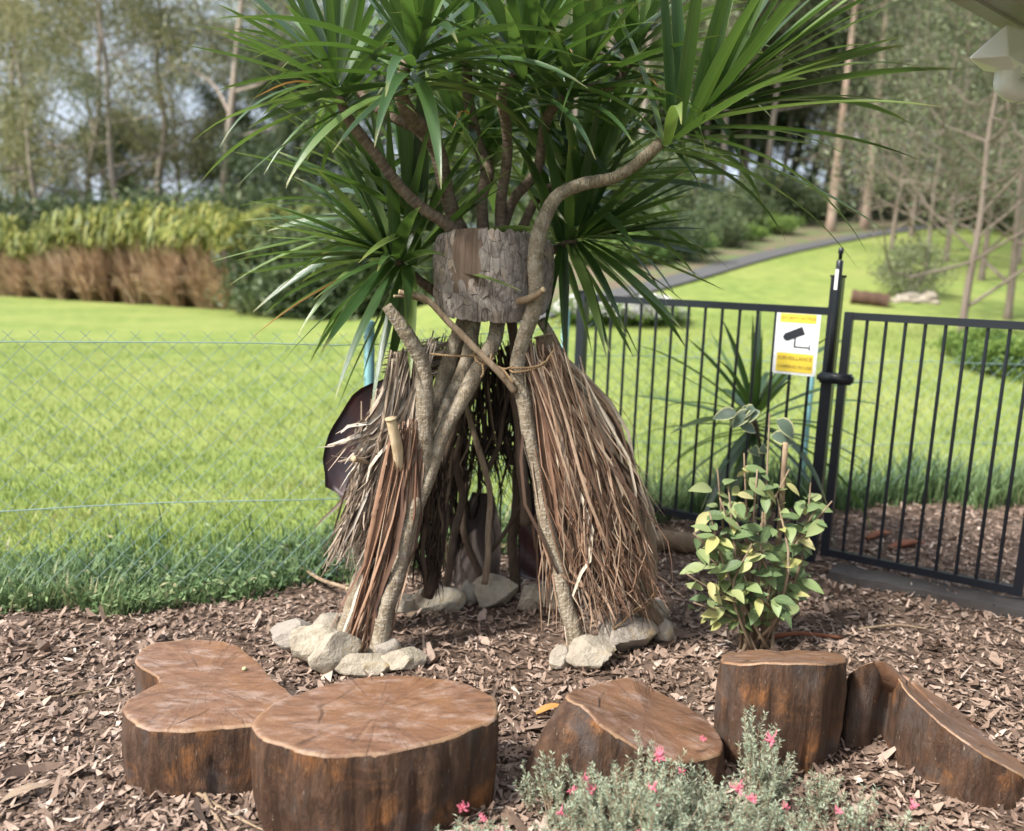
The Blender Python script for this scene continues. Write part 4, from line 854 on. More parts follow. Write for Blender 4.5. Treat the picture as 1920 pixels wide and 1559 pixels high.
s4 = stump('upright log seat, the tallest, with dark orange-streaked side', [P(u, v, Y) for u, v, Y in [(1354, 1235, 2.44), (1366, 1242, 2.35), (1420, 1244, 2.29), (1480, 1242, 2.28), (1540, 1244, 2.3), (1577, 1242, 2.37), (1588, 1233, 2.48), (1575, 1226, 2.6), (1530, 1221, 2.66), (1460, 1218, 2.68), (1400, 1220, 2.64), (1362, 1226, 2.56)]], -.012, 6)
s5 = stump('forked log seat with a long sloping sawn face, beside the upright log seat', [P(u, v, Y) for u, v, Y in [(1588, 1272, 2.6), (1596, 1258, 2.5), (1622, 1242, 2.45), (1650, 1239, 2.46), (1668, 1248, 2.5), (1677, 1262, 2.48), (1695, 1290, 2.4), (1740, 1335, 2.3), (1790, 1375, 2.23), (1840, 1410, 2.18), (1890, 1438, 2.17), (1935, 1462, 2.18), (1980, 1482, 2.23), (2000, 1474, 2.36), (1960, 1446, 2.5), (1900, 1403, 2.56), (1840, 1362, 2.6), (1780, 1320, 2.64), (1725, 1283, 2.68), (1690, 1264, 2.72), (1650, 1268, 2.8), (1610, 1275, 2.74)]], .01, 7, n=180)

# ================================================================== trunk slice with its bark plates
CS = np3(P(924, 515, 3.3)); RS = .222; ZT, ZB = P(924, 437, 3.1).z, P(924, 597, 3.1).z; HS = ZT - ZB
sl = thing('trunk_slice', 'short thick trunk slice with cracked grey bark wedged among the stems', 'log', (CS[0], CS[1], ZB))
def zmap(a, z): return z + (z / HS - .5) * .085 * (max(0, -math.sin(a)) - .55)
def srad(a, z=0): return RS * (1 + .03 * math.sin(2 * a + .5) + .018 * math.sin(5 * a + 1) + .02 * math.sin(z * 7) - .05 * (abs(z / HS - .5) * 2) ** 6)
g = Geo(); n = 60; V = []; K = [(.0, .008), (.95, .008), (.985, .016), (.985, .1), (.985, .2), (.985, HS - .024), (.95, HS - .016), (0.0, HS - .016)]
for s, z in K:
    for i in range(n):
        a = 2 * math.pi * i / n; zz = z + (.012 * math.sin(3 * a) if z > HS - .02 and s > .5 else 0) - (.035 * max(0, math.cos(a + .95)) ** 6 if z > HS - .02 else 0); r = srad(a, z) * s; V.append((r * math.cos(a), r * math.sin(a), zmap(a, zz)))
g.add(V, [(k * n + i, k * n + (i + 1) % n, (k + 1) * n + (i + 1) % n, (k + 1) * n + i) for k in range(len(K) - 1) for i in range(n)]); o = g.build('core', M['bark_core']); o.parent = sl
rg = np.random.default_rng(77); NC, NR = 66, 7; cw = 2 * math.pi / NC; rh = HS / NR; back = Geo(); JX = {}
def jit(i, j):
    k = (i % (2 * NC), j)
    if k not in JX: JX[k] = (rg.normal(0, .3), rg.normal(0, .27))
    return JX[k]
def cor(ii, jj):      # half-column lattice
    dx, dz = jit(ii, jj); return np.array(((ii * .5 + dx) * cw, HS - abs(dz) * rh * .55 if jj == NR else abs(dz) * rh * .4 if jj == 0 else (jj + dz) * rh))
def edge_mid(i1, j1, i2, j2):
    k = ('m', min((i1 % (2 * NC), j1), (i2 % (2 * NC), j2)), max((i1 % (2 * NC), j1), (i2 % (2 * NC), j2)))
    if k not in JX: JX[k] = (rg.normal(0, .12), rg.normal(0, .09))
    m = (cor(i1, j1) + cor(i2, j2)) / 2; return np.array((m[0] + JX[k][0] * cw, min(HS - .001, max(.001, m[1] + JX[k][1] * rh))))
for i in range(NC):
    for j in range(NR):
        i2 = 2 * i + (j % 2); ids = [(i2, j), (i2 + 1, j), (i2 + 2, j), (i2 + 2, j + 1), (i2 + 1, j + 1), (i2, j + 1)]; ring = []
        for q in range(6):
            ring.append(cor(*ids[q])); ring.append(edge_mid(*ids[q], *ids[(q + 1) % 6]))
        ring = np.array(ring); ca, cz = ring.mean(0); am = (ca + math.pi) % (2 * math.pi) - math.pi      # -pi/2 faces the camera
        if -2.22 < am < -1.76 and cz > HS * (.36 + .12 * math.sin(am * 9)): continue      # the bare patch
        th = rg.uniform(.002, .006); tilt = rg.normal(0, .0012, 2); pts = []
        for ins, f in ((.0, 0), (.055, 1)):
            for a_, z_ in ring:
                a2 = ca + (a_ - ca) * (1 - ins); z2 = cz + (z_ - cz) * (1 - ins * .8); r = srad(a2, z2) + (-.002 if not f else th + tilt[0] * np.sign(a_ - ca) + tilt[1] * np.sign(z_ - cz) + rg.normal(0, .0006)); pts.append((r * math.cos(a2), r * math.sin(a2), zmap(a2, z2)))
        rc = srad(ca, cz) + th + .001; pts.append((rc * math.cos(ca), rc * math.sin(ca), zmap(ca, cz)))
        g = Geo() if -3.0 < am < -.15 else back
        g.add(pts, [(q, (q + 1) % 12, 12 + (q + 1) % 12, 12 + q) for q in range(12)], [(12 + q, 12 + (q + 1) % 12, 24) for q in range(12)], None, rg.random())
        if g is not back: o = g.build('bark_plate', M['bark_plate'], None, False); o.parent = sl
o = back.build('back_bark', M['bark_plate'], None, False, 'stuff'); o.parent = sl
g = Geo(); V = []; na, nz = 14, 8
for j in range(nz):
    for i in range(na):
        t = i / (na - 1); a = -2.26 + .58 * t; z = HS * (.3 + .695 * j / (nz - 1)); r = srad(a, z) + .0035; V.append((r * math.cos(a), r * math.sin(a), zmap(a, z)))
g.add(V, [(j * na + i, j * na + i + 1, (j + 1) * na + i + 1, (j + 1) * na + i) for j in range(nz - 1) for i in range(na - 1)]); o = g.build('bare_patch', M['bare_wood']); o.parent = sl

# ================================================================== the dragon tree: ringed stems and strap leaves
dt = thing('dragon_tree', 'dragon tree with ringed grey stems and strap-leaf heads growing through the hut', 'tree', (0, 3.2, 0))
def stem(pts, wpx, m='ring_stem', n=None, parent=None, name='stem', seg=12):
    q = [np3(P(u, v, Y)) for u, v, Y in pts]; n = n or max(14, len(q) * 7); c = spline(q, n)
    w = np.interp(np.linspace(0, 1, n), np.linspace(0, 1, len(wpx)), wpx); r = w / 2 / FPX * c[:, 1] * .84
    d = np.r_[0, np.cumsum(np.linalg.norm(np.diff(c, axis=0), axis=1))]; r = r * (1 + .035 * np.abs(np.sin(d * 95 + .8 * np.sin(d * 31))) + .035 * np.sin(d * 23 + 1) + .03 * np.sin(d * 11 + 2)); c = c + .0045 * np.stack([np.sin(d * 19), np.cos(d * 17), 0 * d], 1)
    g = Geo(); g.tube(c, r, seg, rough=.05); return g.build(name, M[m], parent or dt), c
G0 = lambda u, v: (u, v, G(u, v).y)
_, cR = stem([(1087, 1232, 3.04), (1052, 1090, 3.05), (1015, 930, 3.06), (987, 780, 3.07), (970, 705, 3.08), (982, 640, 3.08), (1003, 560, 3.08), (1005, 500, 3.08), (1012, 430, 3.1), (1040, 373, 3.12), (1090, 347, 3.12), (1150, 333, 3.1), (1205, 298, 3.05), (1250, 262, 3.0), (1302, 232, 2.95)], [44, 38, 34, 33, 33, 34, 36, 34, 32, 30, 28, 26, 24, 22, 21], n=300)
stem([(700, 1248, 2.96), (735, 1105, 2.98), (768, 985, 3.0), (798, 900, 3.03), (845, 785, 3.08), (892, 702, 3.12), (924, 645, 3.16), (932, 592, 3.2)], [46, 44, 40, 38, 34, 34, 34, 33], n=200)
stem([(792, 895, 3.035), (796, 820, 3.03), (797, 750, 3.03), (788, 680, 3.03), (762, 622, 3.0), (724, 574, 2.97)], [38, 40, 38, 36, 32, 24], 'ring_stem', 110)
stem([(640, 1215, 3.08), (668, 1130, 3.12), (705, 1020, 3.16), (760, 880, 3.2), (815, 760, 3.25), (870, 600, 3.3)], [56, 50, 44, 40, 38, 36], n=150)
stem([(800, 850, 3.12), (835, 775, 3.15), (862, 715, 3.2), (880, 650, 3.25), (893, 590, 3.3)], [38, 36, 34, 32, 30], n=40)
stem([(1180, 960, 3.25), (1150, 880, 3.28), (1112, 790, 3.3), (1062, 690, 3.3), (1015, 600, 3.3)], [24, 24, 24, 22, 22], n=36)
for pts, w in [([(858, 455, 3.2), (840, 425, 3.17), (790, 388, 3.13), (735, 333, 3.08), (690, 272, 3.05), (655, 222, 3.02), (636, 180, 3.0)], [30, 27, 25, 24, 23, 22, 20]),
               ([(862, 460, 3.3), (845, 390, 3.28), (828, 310, 3.22), (805, 258, 3.15), (770, 215, 3.05), (750, 165, 2.95), (760, 118, 2.85)], [36, 34, 34, 36, 32, 28, 24]),
               ([(812, 268, 3.18), (775, 240, 3.2), (738, 222, 3.22), (690, 190, 3.25), (640, 140, 3.3)], [28, 24, 20, 18, 16]),
               ([(905, 460, 3.38), (903, 380, 3.4), (915, 325, 3.42), (893, 265, 3.45), (880, 180, 3.45), (870, 90, 3.4)], [26, 26, 30, 24, 22, 20]),
               ([(938, 460, 3.4), (938, 390, 3.38), (950, 320, 3.36), (948, 240, 3.3), (945, 170, 3.2), (985, 120, 3.1)], [28, 26, 22, 22, 20, 18]),
               ([(925, 470, 3.45), (962, 380, 3.45), (1003, 325, 3.42), (1018, 255, 3.38), (1040, 200, 3.3), (1085, 160, 3.2)], [24, 22, 22, 22, 20, 18]),
               ([(880, 460, 3.42), (838, 385, 3.45), (808, 400, 3.48), (772, 412, 3.5)], [26, 22, 20, 18]),
               ([(980, 470, 3.5), (1030, 470, 3.55), (1085, 452, 3.52)], [24, 22, 20]),
               ([(830, 560, 3.4), (790, 530, 3.36), (745, 490, 3.31)], [22, 20, 18]),
               ([(960, 460, 3.55), (1020, 360, 3.58), (1090, 352, 3.66)], [22, 20, 18]),
               ([(1085, 165, 3.2), (1150, 160, 3.3), (1190, 110, 3.3)], [18, 18, 16])]:
    stem(pts, w, 'dark_stem', max(16, len(pts) * 6))
ROS = [  # centre (u, v, Y), axis, leaves, length, width, spread, droop, own objects
    ((632, 165, 3.0), (-.4, -.2, .85), 34, .48, .034, (.1, 1.7), .7, 1),
    ((776, 108, 2.82), (.12, -.4, .9), 46, .54, .04, (.15, 1.75), 1.0, 1),
    ((985, 130, 3.05), (.1, -.3, 1), 40, .54, .04, (.1, 1.65), .8, 1),
    ((1090, 150, 3.15), (.3, -.15, 1), 40, .54, .04, (.1, 1.6), .7, 1),
    ((1318, 215, 2.93), (.74, -.2, .72), 50, .7, .042, (.04, 1.2), .7, 1),
    ((1085, 450, 3.5), (.85, -.35, .22), 56, .58, .042, (.1, 1.75), .45, 1),
    ((738, 485, 3.3), (-.65, -.4, .3), 52, .6, .046, (.1, 1.8), .5, 1),
    ((770, 410, 3.5), (-.75, -.1, .6), 44, .72, .05, (.1, 1.4), .45, 0),
    ((1095, 350, 3.65), (.6, -.1, .75), 44, .68, .048, (.1, 1.5), .5, 0),
    ((870, 90, 3.4), (-.1, .1, 1), 38, .6, .042, (.1, 1.8), 1.0, 0),
    ((1190, 105, 3.32), (.35, .1, 1), 38, .6, .042, (.1, 1.7), .9, 0),
    ((640, 140, 3.32), (-.55, .2, .8), 34, .5, .036, (.1, 1.7), .9, 0),
    ((915, 300, 3.85), (0, .3, 1), 44, .6, .045, (.2, 1.9), .7, 0),
    ((850, 235, 3.7), (-.2, .2, .6), 30, .5, .042, (.2, 1.9), .7, 0),
    ((1030, 215, 3.65), (.3, .2, .6), 30, .5, .042, (.2, 1.9), .7, 0),
]
rest = Geo(); own = 0; rg = np.random.default_rng(123)
for ri, (c, ax, nl, L, Wd, spr, dr, ow) in enumerate(ROS):
    for gg in rosette(np3(P(*c)), ax, nl, L, Wd, 500 + ri, spr, dr, .16 if ri != 4 else .3):
        if ow and own < 298:
            dead = rg.random() < .012; gg.build('leaf', M['dead_leaf' if dead else 'strap_leaf'], dt); own += 1
        else: rest.add(gg.V[0], gg.Q[0], None, gg.UV[0], rg.random())
lf = rest.build('leaf_mass', M['strap_leaf'], dt, kind='stuff')
for k, (a, b, w) in enumerate([((620, 160, 3.0), (470, 187, 2.95), .026), ((1195, 150, 3.2), (1240, 175, 3.1), .02), ((880, 215, 3.1), (850, 240, 3.05), .02)]):
    a = np3(P(*a)); b = np3(P(*b)); g = Geo(); g.ribbon(spline([a, (a + b) / 2 + (0, 0, .03), b], 8), w * np.array((.5, .8, 1, 1, .9, .7, .4, .05)), (0, 0, 1), .15); o = g.build('leaf', M['dead_leaf'], dt); o['label'] = 'dead orange-brown leaf'

# ================================================================== thatch of dead palm fronds
def lerp3(a, b, t): return np.array(a, float) * (1 - t) + np.array(b, float) * t
def frond(label, m, A, Md, E, n_own, n_stuff, wid=(.0016, .004), seed=1, jit_=(.012, .03, .045), kinks=.01, rib=None, flat_=.28):
    "leaflets hang from the line A over the line Md to the line E (pairs of (u, v, Y))"
    rg = np.random.default_rng(seed); f = lambda q: np3(P(*q)); A = [f(q) for q in A]; Md = [f(q) for q in Md]; E = [f(q) for q in E]
    e = thing('palm_frond', label, 'palm frond', tuple(A[0])); st = Geo()
    if rib is None: rm = (Md[0] + Md[1]) / 2 + np.array((0, .03, 0)); rib = [(A[0] + A[1]) / 2 + np.array((0, .02, 0)), rm, rm * .5 + (E[0] + E[1]) * .25 + np.array((0, .03, 0))]
    else: rib = [f(q) for q in rib]
    g = Geo(); g.tube(spline(rib, 10), np.linspace(.011, .006, 10), 8); g.build('rib', M[m], e)
    n_stuff = int(n_stuff * .72)
    for i in range(n_own + n_stuff):
        t = rg.random(); t2 = min(1, max(0, t + rg.normal(0, .12))); t3 = min(1.05, max(-.05, t2 + rg.normal(0, .15))); s = rg.uniform(.72, 1.04)
        a = lerp3(*A, t) + rg.normal(0, jit_[0], 3); md = lerp3(*Md, t2) + rg.normal(0, jit_[1], 3) * (1, .6, 1); en = lerp3(*E, t3) + rg.normal(0, jit_[2], 3) * (1, .5, .8)
        en = md + (en - md) * s if rg.random() < .55 else en; en[2] = max(en[2], .012)
        if rg.random() < .12: en = en + rg.normal(0, .05, 3) * (1, .6, .5); en[2] = max(en[2], .012)
        m2 = md * .42 + en * .58 + rg.normal(0, jit_[1] * .5, 3) * (1, .7, .6); en = en + rg.normal(0, jit_[2] * .5, 3); en[2] = max(en[2], .012)
        c = spline([a, md, m2, en], 8); c[1:-1] += rg.normal(0, kinks * .5, (6, 3)); w = wid[0] + (wid[1] - wid[0]) * rg.random() ** 1.6; w *= 1.5 if i < n_own else 1.2; r = w * np.array((.9, 1, 1, 1, .95, .8, .6, .35))
        tgt = Geo() if i < n_own else st; rv = rg.random()
        if i < n_own or i % 2: tgt.ribbon(c, r * 3.1 * np.array((.5, .9, 1, 1, 1, .95, .8, .5)), nrm(rg.normal(0, .7, 3) + (0, -1, .3)), .22 * rg.choice((-1, 1)), rv, twist=rg.normal(0, .9))
        else: tgt.tube(c, r * np.array((.5, .9, 1, 1, 1, 1, 1, 1)), 4, r=rv, flat=flat_, cap=False)
        if i < n_own: tgt.build('leaflet', M[m], e)
    st.build('leaflet_mass', M[m], e, kind='stuff'); return e
frond('grey-brown dead palm frond sweeping out over the dark maroon sheath', 'grey_thatch', [(740, 672, 3.08), (815, 640, 3.12)], [(690, 850, 3.05), (768, 850, 3.08)], [(622, 1055, 3.05), (712, 1030, 3.08)], 46, 130, (.0018, .0042), 1)
frond('stiff grey-brown dead palm frond with leaflets sticking out across the maroon sheath', 'grey_thatch', [(742, 700, 3.1), (795, 740, 3.1)], [(700, 770, 3.05), (740, 830, 3.05)], [(640, 830, 3.0), (668, 905, 3.02)], 30, 15, (.0025, .005), 2, (0.015, 0.015, 0.050), .004)
frond('reddish brown dead palm frond hanging to the stones by the pale front stem', 'red_thatch', [(752, 800, 3.0), (795, 790, 3.02)], [(716, 1000, 2.98), (770, 985, 3.0)], [(652, 1240, 2.96), (704, 1235, 2.97)], 50, 79, (.002, .0048), 3, (0.015, 0.025, 0.025), .004)
frond('frayed dead palm frond poking out sideways beneath the trunk slice', 'grey_thatch', [(850, 640, 3.3), (840, 690, 3.3)], [(790, 655, 3.28), (780, 705, 3.28)], [(722, 672, 3.25), (728, 712, 3.25)], 16, 28, (.0018, .004), 4, (0.019, 0.015, 0.019), .004)
frond('dense tan and russet dead palm frond hanging beside the bent right stem', 'thatch', [(985, 640, 3.1), (1035, 660, 3.12)], [(1012, 900, 3.06), (1120, 870, 3.1)], [(1050, 1180, 3.05), (1205, 1165, 3.1)], 60, 136, (.0016, .004), 5, (0.015, 0.027, 0.044), .012)
frond('russet dead palm frond lying over the thick bark pole', 'red_thatch', [(990, 690, 3.08), (1045, 700, 3.1)], [(1040, 880, 3.04), (1125, 900, 3.06)], [(1095, 1130, 3.03), (1225, 1110, 3.06)], 36, 64, (.0016, .0034), 6, (0.015, 0.027, 0.050), .014)
frond('pale arching dead palm frond on the outside of the hut toward the black fence', 'thatch', [(1012, 645, 3.25), (1048, 665, 3.25)], [(1085, 740, 3.25), (1150, 800, 3.25)], [(1165, 925, 3.2), (1212, 985, 3.22)], 40, 64, (.0018, .0042), 7, (0.013, 0.025, 0.037), .006)
frond('matted tan dead palm frond trailing onto the cream stone', 'thatch', [(1060, 900, 3.06), (1140, 880, 3.08)], [(1090, 1020, 3.03), (1190, 1010, 3.05)], [(1105, 1185, 3.03), (1235, 1150, 3.05)], 30, 79, (.0013, .003), 8, (0.037, 0.044, 0.050), .022)
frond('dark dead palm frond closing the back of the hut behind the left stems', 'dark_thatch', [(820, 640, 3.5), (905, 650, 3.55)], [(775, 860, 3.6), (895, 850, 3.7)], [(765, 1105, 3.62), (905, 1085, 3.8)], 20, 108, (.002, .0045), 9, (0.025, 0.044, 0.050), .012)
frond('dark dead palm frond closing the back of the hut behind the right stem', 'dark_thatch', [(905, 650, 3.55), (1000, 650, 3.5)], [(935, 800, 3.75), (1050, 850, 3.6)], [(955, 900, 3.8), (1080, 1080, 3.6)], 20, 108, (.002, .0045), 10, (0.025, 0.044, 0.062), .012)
frond('ragged dark dead palm frond low behind the left stone pile', 'grey_thatch', [(690, 880, 3.25), (760, 900, 3.25)], [(650, 980, 3.25), (720, 1000, 3.25)], [(632, 1060, 3.22), (700, 1075, 3.22)], 20, 50, (.0014, .003), 11, (0.025, 0.037, 0.037), .02)
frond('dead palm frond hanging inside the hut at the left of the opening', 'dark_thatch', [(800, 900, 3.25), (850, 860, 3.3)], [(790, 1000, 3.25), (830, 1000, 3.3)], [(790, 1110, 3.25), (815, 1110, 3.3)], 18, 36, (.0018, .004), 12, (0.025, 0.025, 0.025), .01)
frond('loose drooping grey palm frond spilling down the outside left of the hut', 'grey_thatch', [(700, 740, 3.16), (780, 700, 3.14)], [(682, 890, 3.12), (740, 900, 3.08)], [(628, 1010, 3.1), (705, 1060, 3.05)], 34, 60, (.0016, .004), 21, (.02, .03, .05), .008)
frond('tangled russet leaflets of a palm frond over the lower right thatch', 'thatch', [(1010, 680, 3.06), (1050, 700, 3.08)], [(1075, 900, 3.02), (1165, 900, 3.04)], [(1100, 1110, 3.0), (1225, 1070, 3.04)], 34, 50, (.0014, .0032), 22, (.05, .045, .06), .010)
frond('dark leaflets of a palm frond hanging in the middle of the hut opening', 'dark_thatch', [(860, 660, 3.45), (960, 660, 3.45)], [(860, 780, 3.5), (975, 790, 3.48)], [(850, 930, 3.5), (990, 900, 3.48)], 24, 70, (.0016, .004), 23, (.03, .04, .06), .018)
# dried palm sheaths
def sheath(label, m, line, wpx, Ydep, bow=.05, face=(0, -1, 0), name='palm_sheath', thick=.005):
    c = spline([np3(P(*q)) for q in line], 16); w = np.interp(np.linspace(0, 1, 16), np.linspace(0, 1, len(wpx)), wpx) / FPX * c[:, 1]; g = Geo(); nn = 11; fr_, bk = [], []; UV = []
    fc = nrm(face)
    for i in range(16):
        t = nrm(c[min(15, i + 1)] - c[max(0, i - 1)]); sd = nrm(np.cross(t, fc)); f = np.cross(sd, t)
        for j in range(nn):
            s = j / (nn - 1) * 2 - 1; p = c[i] + sd * w[i] / 2 * s + f * bow * (1 - s * s) * (w[i] / max(w)) + f * .006 * math.sin(i * 1.1 + s * 4); fr_.append(p); bk.append(p - f * thick); UV.append(((s + 1) / 2, i / 15))
    q = [(i * nn + j, i * nn + j + 1, (i + 1) * nn + j + 1, (i + 1) * nn + j) for i in range(15) for j in range(nn - 1)]; N0 = 16 * nn
    q2 = [tuple(x + N0 for x in reversed(f)) for f in q]; per = [j for j in range(nn)] + [i * nn + nn - 1 for i in range(1, 16)] + [15 * nn + j for j in range(nn - 2, -1, -1)] + [i * nn for i in range(14, 0, -1)]
    q3 = [(per[k], per[(k + 1) % len(per)], per[(k + 1) % len(per)] + N0, per[k] + N0) for k in range(len(per))]
    g.add(np.array(fr_ + bk), q + q2 + q3, None, UV + UV); return tag(g.build(name, M[m]), label, 'palm sheath')
sheath('dark maroon boat-shaped palm sheath sticking out of the thatch over the lawn', 'maroon_sheath', [(738, 716, 3.3), (706, 762, 3.28), (674, 832, 3.26), (648, 892, 3.25), (628, 926, 3.25)], [30, 104, 134, 112, 46], 3.25, -.035, (-.25, -1, .15))
sheath('tan dried palm sheath curving down the outside of the hut to the twine', 'tan_sheath', [(1182, 895, 3.3), (1205, 960, 3.27), (1215, 1040, 3.24), (1222, 1120, 3.2)], [22, 52, 44, 20], 3.2, .03, (.5, -1, .1))
sheath('dark maroon palm sheath hanging inside the hut behind the bent right stem', 'maroon_sheath', [(1000, 930, 3.45), (1012, 990, 3.45), (1015, 1050, 3.45), (1012, 1085, 3.45)], [40, 86, 92, 80], 3.5, .04, (0, -1, .1))
sheath('pinkish grey bark slab standing inside the back of the hut', 'pink_bark', [(905, 925, 3.72), (900, 990, 3.72), (895, 1050, 3.7), (893, 1105, 3.68)], [40, 84, 92, 88], 3.7, .02, (0, -1, 0), 'bark_slab', .012)
sheath('pale brown palm sheath under the dead leaflets beside the maroon one', 'tan_sheath', [(745, 735, 3.16), (722, 800, 3.14), (706, 860, 3.13), (700, 920, 3.13)], [16, 50, 56, 20], 3.1, .03, (-.2, -1, .1))
# sticks and poles leaning in
def stick(label, pts, wpx, m='stick', name='stick', cut=True, n=None):
    e = thing(name, label, 'stick', tuple(np3(P(*pts[0])))); o, c = stem(pts, wpx, m, n or max(12, len(pts) * 6), e, 'shaft', 10)
    if cut:
        t = nrm(c[-1] - c[-2]); g = Geo(); r = wpx[-1] / 2 / FPX * c[-1][1]; g.tube(np.array([c[-1] - t * .003, c[-1] + t * .0025]), r * .97, 10); g.build('cut_end', M['cut_wood'], e)
    return e
stick('thick bark-covered pole leaning from the trunk slice to the twine-bound stones', [(1244, 1192, 3.2), (1190, 1105, 3.19), (1135, 975, 3.2), (1090, 850, 3.22), (1052, 735, 3.25), (1018, 630, 3.28)], [34, 50, 48, 46, 42, 38], 'pole_bark', 'pole')
stick('smooth brown branch crossing in front of the trunk slice down to the twine', [(965, 735, 3.05), (935, 700, 3.04), (880, 640, 3.04), (835, 600, 3.04), (795, 560, 3.04), (752, 548, 3.05)], [15, 16, 16, 15, 14, 10])
stick('thin forked twig above the cut end of the forked stem', [(800, 568, 3.05), (788, 562, 3.06), (760, 556, 3.05), (738, 556, 3.04)], [10, 9, 8, 6])
stick('short upright split stick with a pale broken end beside the forked stem', [(748, 880, 3.0), (742, 835, 2.97), (735, 785, 2.95)], [22, 26, 25], 'cut_wood')
stick('short grey stick end poking out over the maroon sheath', [(715, 880, 3.12), (690, 868, 3.05), (664, 860, 2.98)], [12, 12, 13])
stick('cut side branch stub tied across the bent right stem at the trunk slice', [(972, 566, 3.1), (990, 560, 3.04), (1008, 552, 3.02), (1018, 543, 3.0)], [18, 15, 14, 11])
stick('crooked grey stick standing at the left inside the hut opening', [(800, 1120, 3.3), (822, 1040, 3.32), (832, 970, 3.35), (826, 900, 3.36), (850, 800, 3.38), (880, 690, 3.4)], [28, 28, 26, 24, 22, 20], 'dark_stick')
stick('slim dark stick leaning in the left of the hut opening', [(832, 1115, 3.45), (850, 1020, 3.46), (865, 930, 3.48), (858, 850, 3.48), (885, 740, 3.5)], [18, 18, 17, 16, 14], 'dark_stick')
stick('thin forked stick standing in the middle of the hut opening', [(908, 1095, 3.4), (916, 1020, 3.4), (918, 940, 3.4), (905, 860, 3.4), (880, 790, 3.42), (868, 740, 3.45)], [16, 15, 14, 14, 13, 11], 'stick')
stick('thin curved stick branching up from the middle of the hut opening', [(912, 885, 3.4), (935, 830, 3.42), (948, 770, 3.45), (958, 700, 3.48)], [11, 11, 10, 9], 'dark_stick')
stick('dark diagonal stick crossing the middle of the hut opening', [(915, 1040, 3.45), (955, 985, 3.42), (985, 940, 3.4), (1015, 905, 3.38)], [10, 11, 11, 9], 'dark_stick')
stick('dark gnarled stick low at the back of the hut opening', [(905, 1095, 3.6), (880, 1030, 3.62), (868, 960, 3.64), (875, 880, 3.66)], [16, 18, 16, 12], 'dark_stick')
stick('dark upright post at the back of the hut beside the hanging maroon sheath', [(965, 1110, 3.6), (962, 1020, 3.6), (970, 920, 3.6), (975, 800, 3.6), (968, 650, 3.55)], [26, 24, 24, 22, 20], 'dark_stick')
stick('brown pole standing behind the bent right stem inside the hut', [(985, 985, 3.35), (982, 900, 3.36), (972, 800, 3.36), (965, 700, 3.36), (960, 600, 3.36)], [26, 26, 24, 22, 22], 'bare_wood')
stick('thin pale stick beside the tan palm sheath on the outside of the hut', [(1228, 1120, 3.14), (1205, 1060, 3.15), (1196, 980, 3.18), (1180, 900, 3.2), (1150, 840, 3.22)], [16, 18, 17, 15, 10])
stick('dark leaning stick behind the outer thatch toward the black fence', [(1195, 990, 3.32), (1165, 900, 3.34), (1120, 840, 3.35), (1080, 780, 3.36)], [14, 14, 13, 12], 'dark_stick')
stick('fallen grey stick lying on the mulch left of the hut', [(560, 1065, 3.75), (600, 1085, 3.62), (650, 1105, 3.45)], [8, 9, 8], 'stick')
# twine
def twine(label, paths, r=.0042):
    e = thing('twine', label, 'twine', tuple(np3(P(*paths[0][0]))))
    for pts in paths:
        c = spline([np3(P(*q)) for q in pts], len(pts) * 8); g = Geo(); g.tube(c, r * (1 + .08 * np.sin(np.arange(len(c)) * 2.2)), 7); g.build('strand', M['twine'], e)
    return e
twine('jute twine knotted round the slanting pale stem below the trunk slice', [[(806, 664, 3.03), (850, 668, 3.04), (888, 668, 3.07), (905, 676, 3.05), (925, 684, 3.08), (945, 692, 3.08), (962, 688, 3.04)], [(888, 662, 3.1), (893, 676, 3.06), (905, 684, 3.06), (918, 676, 3.07), (922, 664, 3.1)], [(896, 660, 3.11), (902, 674, 3.06), (915, 682, 3.06), (926, 672, 3.09)], [(910, 682, 3.06), (938, 690, 3.05), (952, 704, 3.03), (962, 718, 3.02)], [(914, 680, 3.05), (930, 694, 3.05), (945, 708, 3.03)], [(905, 684, 3.06), (906, 700, 3.05), (902, 708, 3.05)]])
twine('jute twine loop round the bent right stem and the thatch behind it', [[(955, 692, 3.08), (962, 698, 3.03), (985, 696, 3.025), (1005, 690, 3.03), (1020, 684, 3.04), (1028, 672, 3.05), (1040, 655, 3.06)], [(955, 694, 3.08), (965, 690, 3.03), (988, 690, 3.025), (1010, 686, 3.03), (1024, 678, 3.04)]])
twine('pale twine tied round the foot of the bark pole above the stones', [[(1232, 1100, 3.1), (1226, 1122, 3.1), (1205, 1140, 3.08), (1182, 1152, 3.08), (1168, 1166, 3.06), (1150, 1180, 3.05)], [(1228, 1112, 3.09), (1208, 1132, 3.08), (1186, 1146, 3.07)]])
twine('jute twine wound round the foot of the bent right stem', [[(1060, 1208, 3.03), (1075, 1216, 2.985), (1095, 1210, 2.99), (1108, 1198, 3.03)], [(1060, 1214, 3.03), (1078, 1221, 2.985), (1096, 1215, 2.99), (1106, 1206, 3.03)]], .0035)

